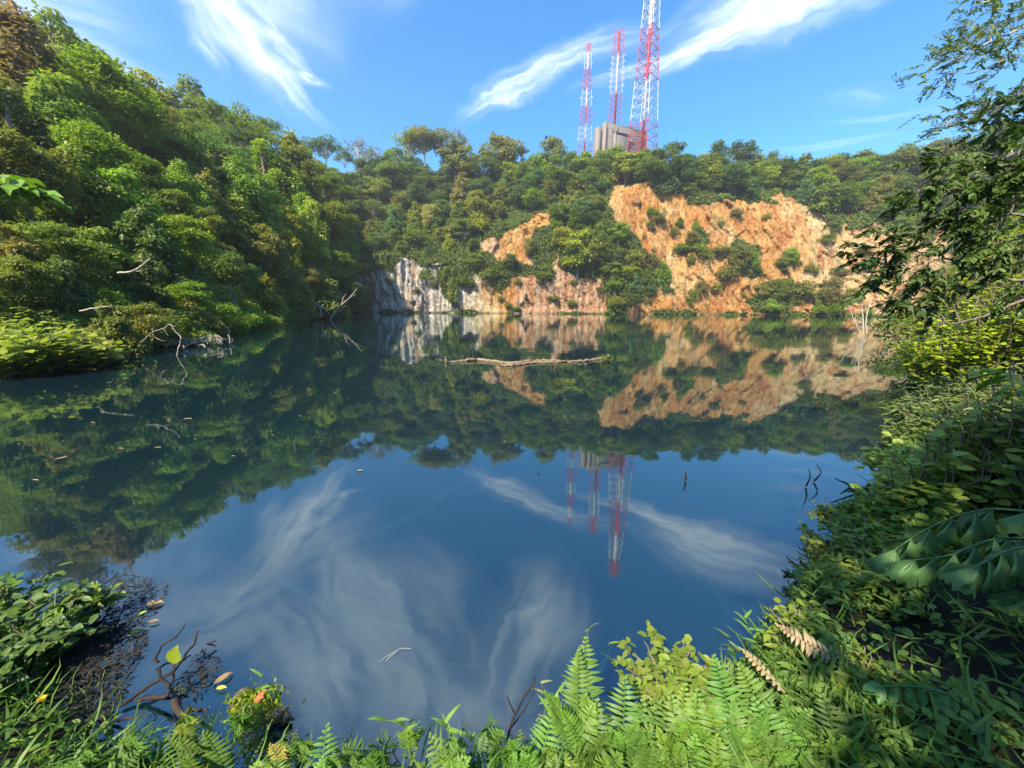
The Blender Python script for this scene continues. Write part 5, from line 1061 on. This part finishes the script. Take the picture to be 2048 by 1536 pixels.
tb_ = np.array([7.6, 3.6, 1.0]); e = empty('overhanging_tree', tuple(tb_)); tag(e, 'tree outside the right edge whose dark leafy boughs hang across the cliff view', 'tree')
mb = MB(); mb.tube(polyline([(0, 0, -1.5), (-.2, .1, 1.5), (-.1, .3, 3.2), (-.5, .4, 5.2)], 5), [.2, .14, .08], 10); mb.build('trunk', BARK, e, None, True)
jl = lambda l, Y: [(x, y, Y) for x, y in l]
branchy(e, [[(2260, 620, 4.6), (2120, 570, 4.8), (2030, 560, 5), (1960, 548, 5.1), (1900, 520, 5.2), (1850, 505, 5.2), (1790, 500, 5.2)], [(2120, 570, 4.8), (2000, 620, 4.9), (1940, 640, 5.0), (1890, 650, 5)]],
        jl([(1770, 470), (1800, 540), (1735, 560), (1830, 540), (1790, 480), (1760, 505), (1742, 535), (1775, 545), (1812, 500), (1840, 470), (1858, 520), (1850, 570), (1808, 580), (1818, 610), (1860, 600), (1900, 590), (1880, 550), (1925, 560), (1870, 630), (1900, 460), (1945, 470)], 5.1), 5, .105, .22, (.07, .12, .04), 3, thin=.40)
branchy(e, [[(2260, 350, 4.6), (2100, 330, 4.8), (2020, 330, 5), (1950, 345, 5.1), (1880, 365, 5.2), (1830, 385, 5.2)], [(2260, 460, 4.4), (2120, 440, 4.8), (2020, 430, 5), (1930, 435, 5), (1870, 440, 5)]],
        jl([(1835, 385), (1862, 360), (1895, 350), (1930, 330), (1965, 320), (1900, 385), (1945, 370), (1985, 350), (2020, 330), (2040, 300), (1870, 430), (1910, 420), (1950, 420), (1990, 400), (2030, 390), (2010, 440), (2045, 440), (1960, 455), (2000, 480), (2040, 490), (2035, 540), (1990, 520), (1935, 500), (2048, 350), (2040, 590), (2000, 570)], 5.0), 5, .105, .22, (.085, .15, .04), 4, thin=.40)
branchy(e, [[(2300, 180, 5), (2120, 180, 5.4), (2040, 190, 5.6), (1985, 225, 5.6)]], jl([(1990, 225), (1985, 255), (2010, 210), (2035, 190), (2000, 270), (2040, 240), (2045, 270)], 5.6), 5, .105, .22, (.08, .14, .06), 5, thin=.40)
# feathery high boughs
tb2 = np.array([13.5, 6.5, 1.5]); e = empty('feathery_tree', tuple(tb2)); tag(e, 'tree with feathery fine-leaved boughs entering at the top right corner', 'tree')
mb = MB(); mb.tube(polyline([(0, 0, -1.5), (.1, .1, 3), (-.2, .2, 6.5), (-.6, .3, 9)], 5), [.25, .18, .07], 10); mb.build('trunk', PALEBARK, e, None, True)
branchy(e, [[(2250, 10, 8), (2110, 30, 8.4), (2048, 55, 8.6), (1980, 85, 8.8), (1910, 115, 9)], [(2200, 60, 8), (2110, 70, 8.4), (2040, 90, 8.8), (1990, 130, 8.9), (1930, 150, 9)], [(2250, -40, 8), (2100, -10, 8.5), (2000, 0, 8.8), (1950, 5, 9)]],
        jl([(1900, 105), (1895, 130), (1925, 95), (1950, 75), (1980, 60), (2010, 45), (2040, 35), (1935, 120), (1965, 105), (2000, 85), (2035, 70), (1985, 130), (1960, 5), (1990, -5), (2030, 0), (1905, 150), (2040, 110)], 8.8), 9, .085, .34, (.17, .24, .09), 6, PALEBARK, .03, 40, .36)
branchy(e, [[(2250, 180, 8), (2110, 180, 8.4), (2020, 200, 8.8), (1950, 225, 9), (1890, 250, 9)], [(2250, 260, 8), (2100, 280, 8.4), (2000, 320, 8.8), (1950, 345, 9)]],
        jl([(1895, 250), (1920, 240), (1945, 222), (1965, 210), (1990, 205), (2015, 200), (1930, 260), (1960, 250), (2030, 195), (2020, 290), (2045, 300)], 8.8), 8, .085, .34, (.13, .20, .10), 7, PALEBARK, .03, 40, .36)
# unseen tree added behind the viewpoint to shade the hollow at lower right
plant_tree('round', 2, .4, np.array([1.0, -2.6, .4]), 8.0, G_MID, 'tree', 'unseen round tree added behind the viewpoint to shade the lower right hollow', 'tree', None, .62)

# ------------------------------------------------------------------ grass, seedlings and creepers on the near bank
r = np.random.default_rng(21); mb = MB()
def idx_at(x, y): return int(np.argmin(((BXY-np.array([x, y]))**2).sum(1)))
i0, i1 = idx_at(-3.0, 1.7), idx_at(4.5, 4.2)
def hollow(p): return (p[:, 0] > 1.45) & (p[:, 1] < 1.75+.25*np.clip(p[:, 0]-1.6, 0, 2)) & (p[:, 1] > .75)
def lumps(p): return np.clip(fbm(p*np.array([2.6, 2.6, 0]), 3, 6)*2.2+.55, .05, 1.3)
n = 16000; ii = r.uniform(i0, i1, n); p = bank_point(ii, r.uniform(-.06, 1.15, n)); right = np.clip((p[:, 0]-.9)/.9, 0, 1)
keep = (r.random(n) < (.50+.2*right)) & (~hollow(p) | (r.random(n) < .16)); p = p[keep]; right = right[keep]; n = len(p)
p[:, 2] += (.07+.26*right*lumps(p))*r.random(n)
mb.leaves(p, nrm(rdir(r, n)*np.array([1, 1, .3])+np.array([0, 0, .55])), rdir(r, n), r.uniform(.06, .17, n)*(1+.2*right), r.uniform(.005, .013, n), BLADE, np.clip(.2+r.random(n)*.8, 0, 1))
n = 30000; ii = r.uniform(i0, i1, n); p = bank_point(ii, r.uniform(-.03, 1.25, n)); right = np.clip((p[:, 0]-.9)/.9, 0, 1)
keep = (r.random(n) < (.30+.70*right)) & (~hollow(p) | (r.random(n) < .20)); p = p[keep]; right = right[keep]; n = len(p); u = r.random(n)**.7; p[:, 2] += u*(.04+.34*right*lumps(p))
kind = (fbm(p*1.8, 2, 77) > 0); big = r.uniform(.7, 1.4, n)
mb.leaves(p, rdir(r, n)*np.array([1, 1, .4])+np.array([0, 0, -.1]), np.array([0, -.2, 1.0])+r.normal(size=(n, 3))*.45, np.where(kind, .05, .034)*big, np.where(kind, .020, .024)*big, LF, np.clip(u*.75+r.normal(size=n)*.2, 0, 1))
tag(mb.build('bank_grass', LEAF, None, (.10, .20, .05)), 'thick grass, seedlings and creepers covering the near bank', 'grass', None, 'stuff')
leafy('bush', 'tall dark broad-leaved bush behind the big torn palm leaves at the right edge', 'bush', (3.35, 1.95, .3), 1.35, .5, 70, .09, .06, ROUND, (.09, .16, .04), 18, inner=.1)
leafy('bush', 'dark bush added out of frame to shade the black hollow at lower right', 'bush', (2.65, .95, .25), 1.0, .6, 60, .09, .06, ROUND, (.06, .12, .03), 18, inner=.2)  # bush added outside the frame to block light and darken the hollow
# individually visible grass stems with leaves at the water edge
def grass_stem(label, pts, Y, nl, ll, col=(.12, .27, .06), seed=0):
    q = polyline([world(x, y, Y) for x, y in pts], 6); e = empty('grass_stem', tuple(q[0])); tag(e, label, 'grass stem', 'tall leafy grass stems at the water edge'); mb = MB(); mb.tube(q-q[0], [.0022, .001], 6); mb.build('stalk', LEAF, e, G_MID)
    r = np.random.default_rng(seed); mb = MB()
    for k in range(nl):
        j = int(np.interp(k, [0, max(nl-1, 1)], [len(q)*.4, len(q)-1])); a = (1 if k % 2 else -1); mb.leaves([q[j]-q[0]], [[a*.8+r.normal()*.2, r.normal()*.4, .35+r.normal()*.3]], [[0, -.3, 1]], ll*r.uniform(.7, 1.1), ll*.14, BLADE, .7)
    mb.build('foliage', LEAF, e, col)
grass_stem('slim grass stem with two leaves rising right of the pointed tan leaf', [(488, 1450), (500, 1420), (516, 1380), (524, 1352)], 1.3, 3, .07, seed=1)
grass_stem('grass stem with narrow leaves left of the small upright fern', [(770, 1540), (790, 1500), (808, 1450), (770, 1440)], 1.15, 5, .09, seed=2)
grass_stem('grass tuft stem between the two small upright ferns', [(900, 1540), (905, 1480), (890, 1445)], 1.15, 6, .10, seed=3)
grass_stem('grass stem with seed head beside the black forked twig', [(1095, 1540), (1092, 1450), (1090, 1400), (1082, 1365)], 1.2, 4, .06, (.25, .28, .15), 4)
grass_stem('broad-bladed grass stem right of the black forked twig', [(1105, 1530), (1100, 1450), (1108, 1395)], 1.18, 5, .10, seed=5)
grass_stem('grass stem with splayed narrow leaves over the water left of the dried frond', [(1530, 1330), (1515, 1290), (1500, 1262), (1490, 1235)], 1.6, 6, .09, seed=6)
grass_stem('curled tendril-like grass stem above the twin-tipped fern', [(1290, 1380), (1245, 1350), (1225, 1320), (1200, 1305)], 1.3, 1, .03, (.25, .33, .15), seed=7)
grass_stem('fine arching grass stem from the tip of the tallest fern', [(1172, 1285), (1176, 1262), (1186, 1250), (1197, 1246)], 1.3, 1, .02, (.25, .33, .15), seed=8)
grass_stem('narrow-leaved grass stem in the lower left corner', [(60, 1500), (50, 1450), (20, 1400)], 1.3, 4, .10, seed=9)
grass_stem('pale grass stem arching over the dark hollow', [(2040, 1300), (1990, 1270), (1950, 1278)], 1.5, 2, .1, (.2, .25, .12), seed=10)
# black forked twig at the bottom
stick_thing('forked_twig', 'bare black forked twig standing upright at the bottom of the picture', 'twig', [(at_depth([(1014, 1560), (1014, 1490), (1022, 1450), (1031, 1430), (1045, 1400), (1062, 1375), (1070, 1362), (1066, 1354)], 1.18), [.005, .0025]), (at_depth([(1031, 1430), (1022, 1412), (1014, 1393)], 1.18), [.003, .002]), (at_depth([(1020, 1458), (1045, 1425), (1060, 1400), (1075, 1375)], 1.2), [.003, .0012])], DARKWOOD)

# ------------------------------------------------------------------ labels: what two look-alikes share is told apart by their order
ORD = ['leftmost', 'second-from-left', 'third-from-left', 'fourth-from-left', 'fifth-from-left', 'sixth-from-left', 'seventh-from-left', 'eighth-from-left', 'ninth-from-left', 'tenth-from-left', 'eleventh-from-left', 'twelfth-from-left']
for d, lst in LABELS.items():
    lst.sort(key=lambda t: float(np.ravel(t[0])[0]))
    for k, (x, o) in enumerate(lst): o['label'] = d if len(lst) == 1 else ORD[min(k, 11)]+' '+d
# ------------------------------------------------------------------ air
m, t, o = material('humid air'); pv = N(t, 'ShaderNodeVolumePrincipled'); pv.inputs['Color'].default_value = (.92, .95, 1, 1); pv.inputs['Density'].default_value = 0.00042; pv.inputs['Anisotropy'].default_value = .3
t.links.new(pv.outputs[0], o.inputs['Volume'])
mb = MB(); mb.box(-420, 420, -60, 420, -10, 215); hz = mb.build('haze', m); tag(hz, kind='stuff')
S.cycles.volume_bounces = 0
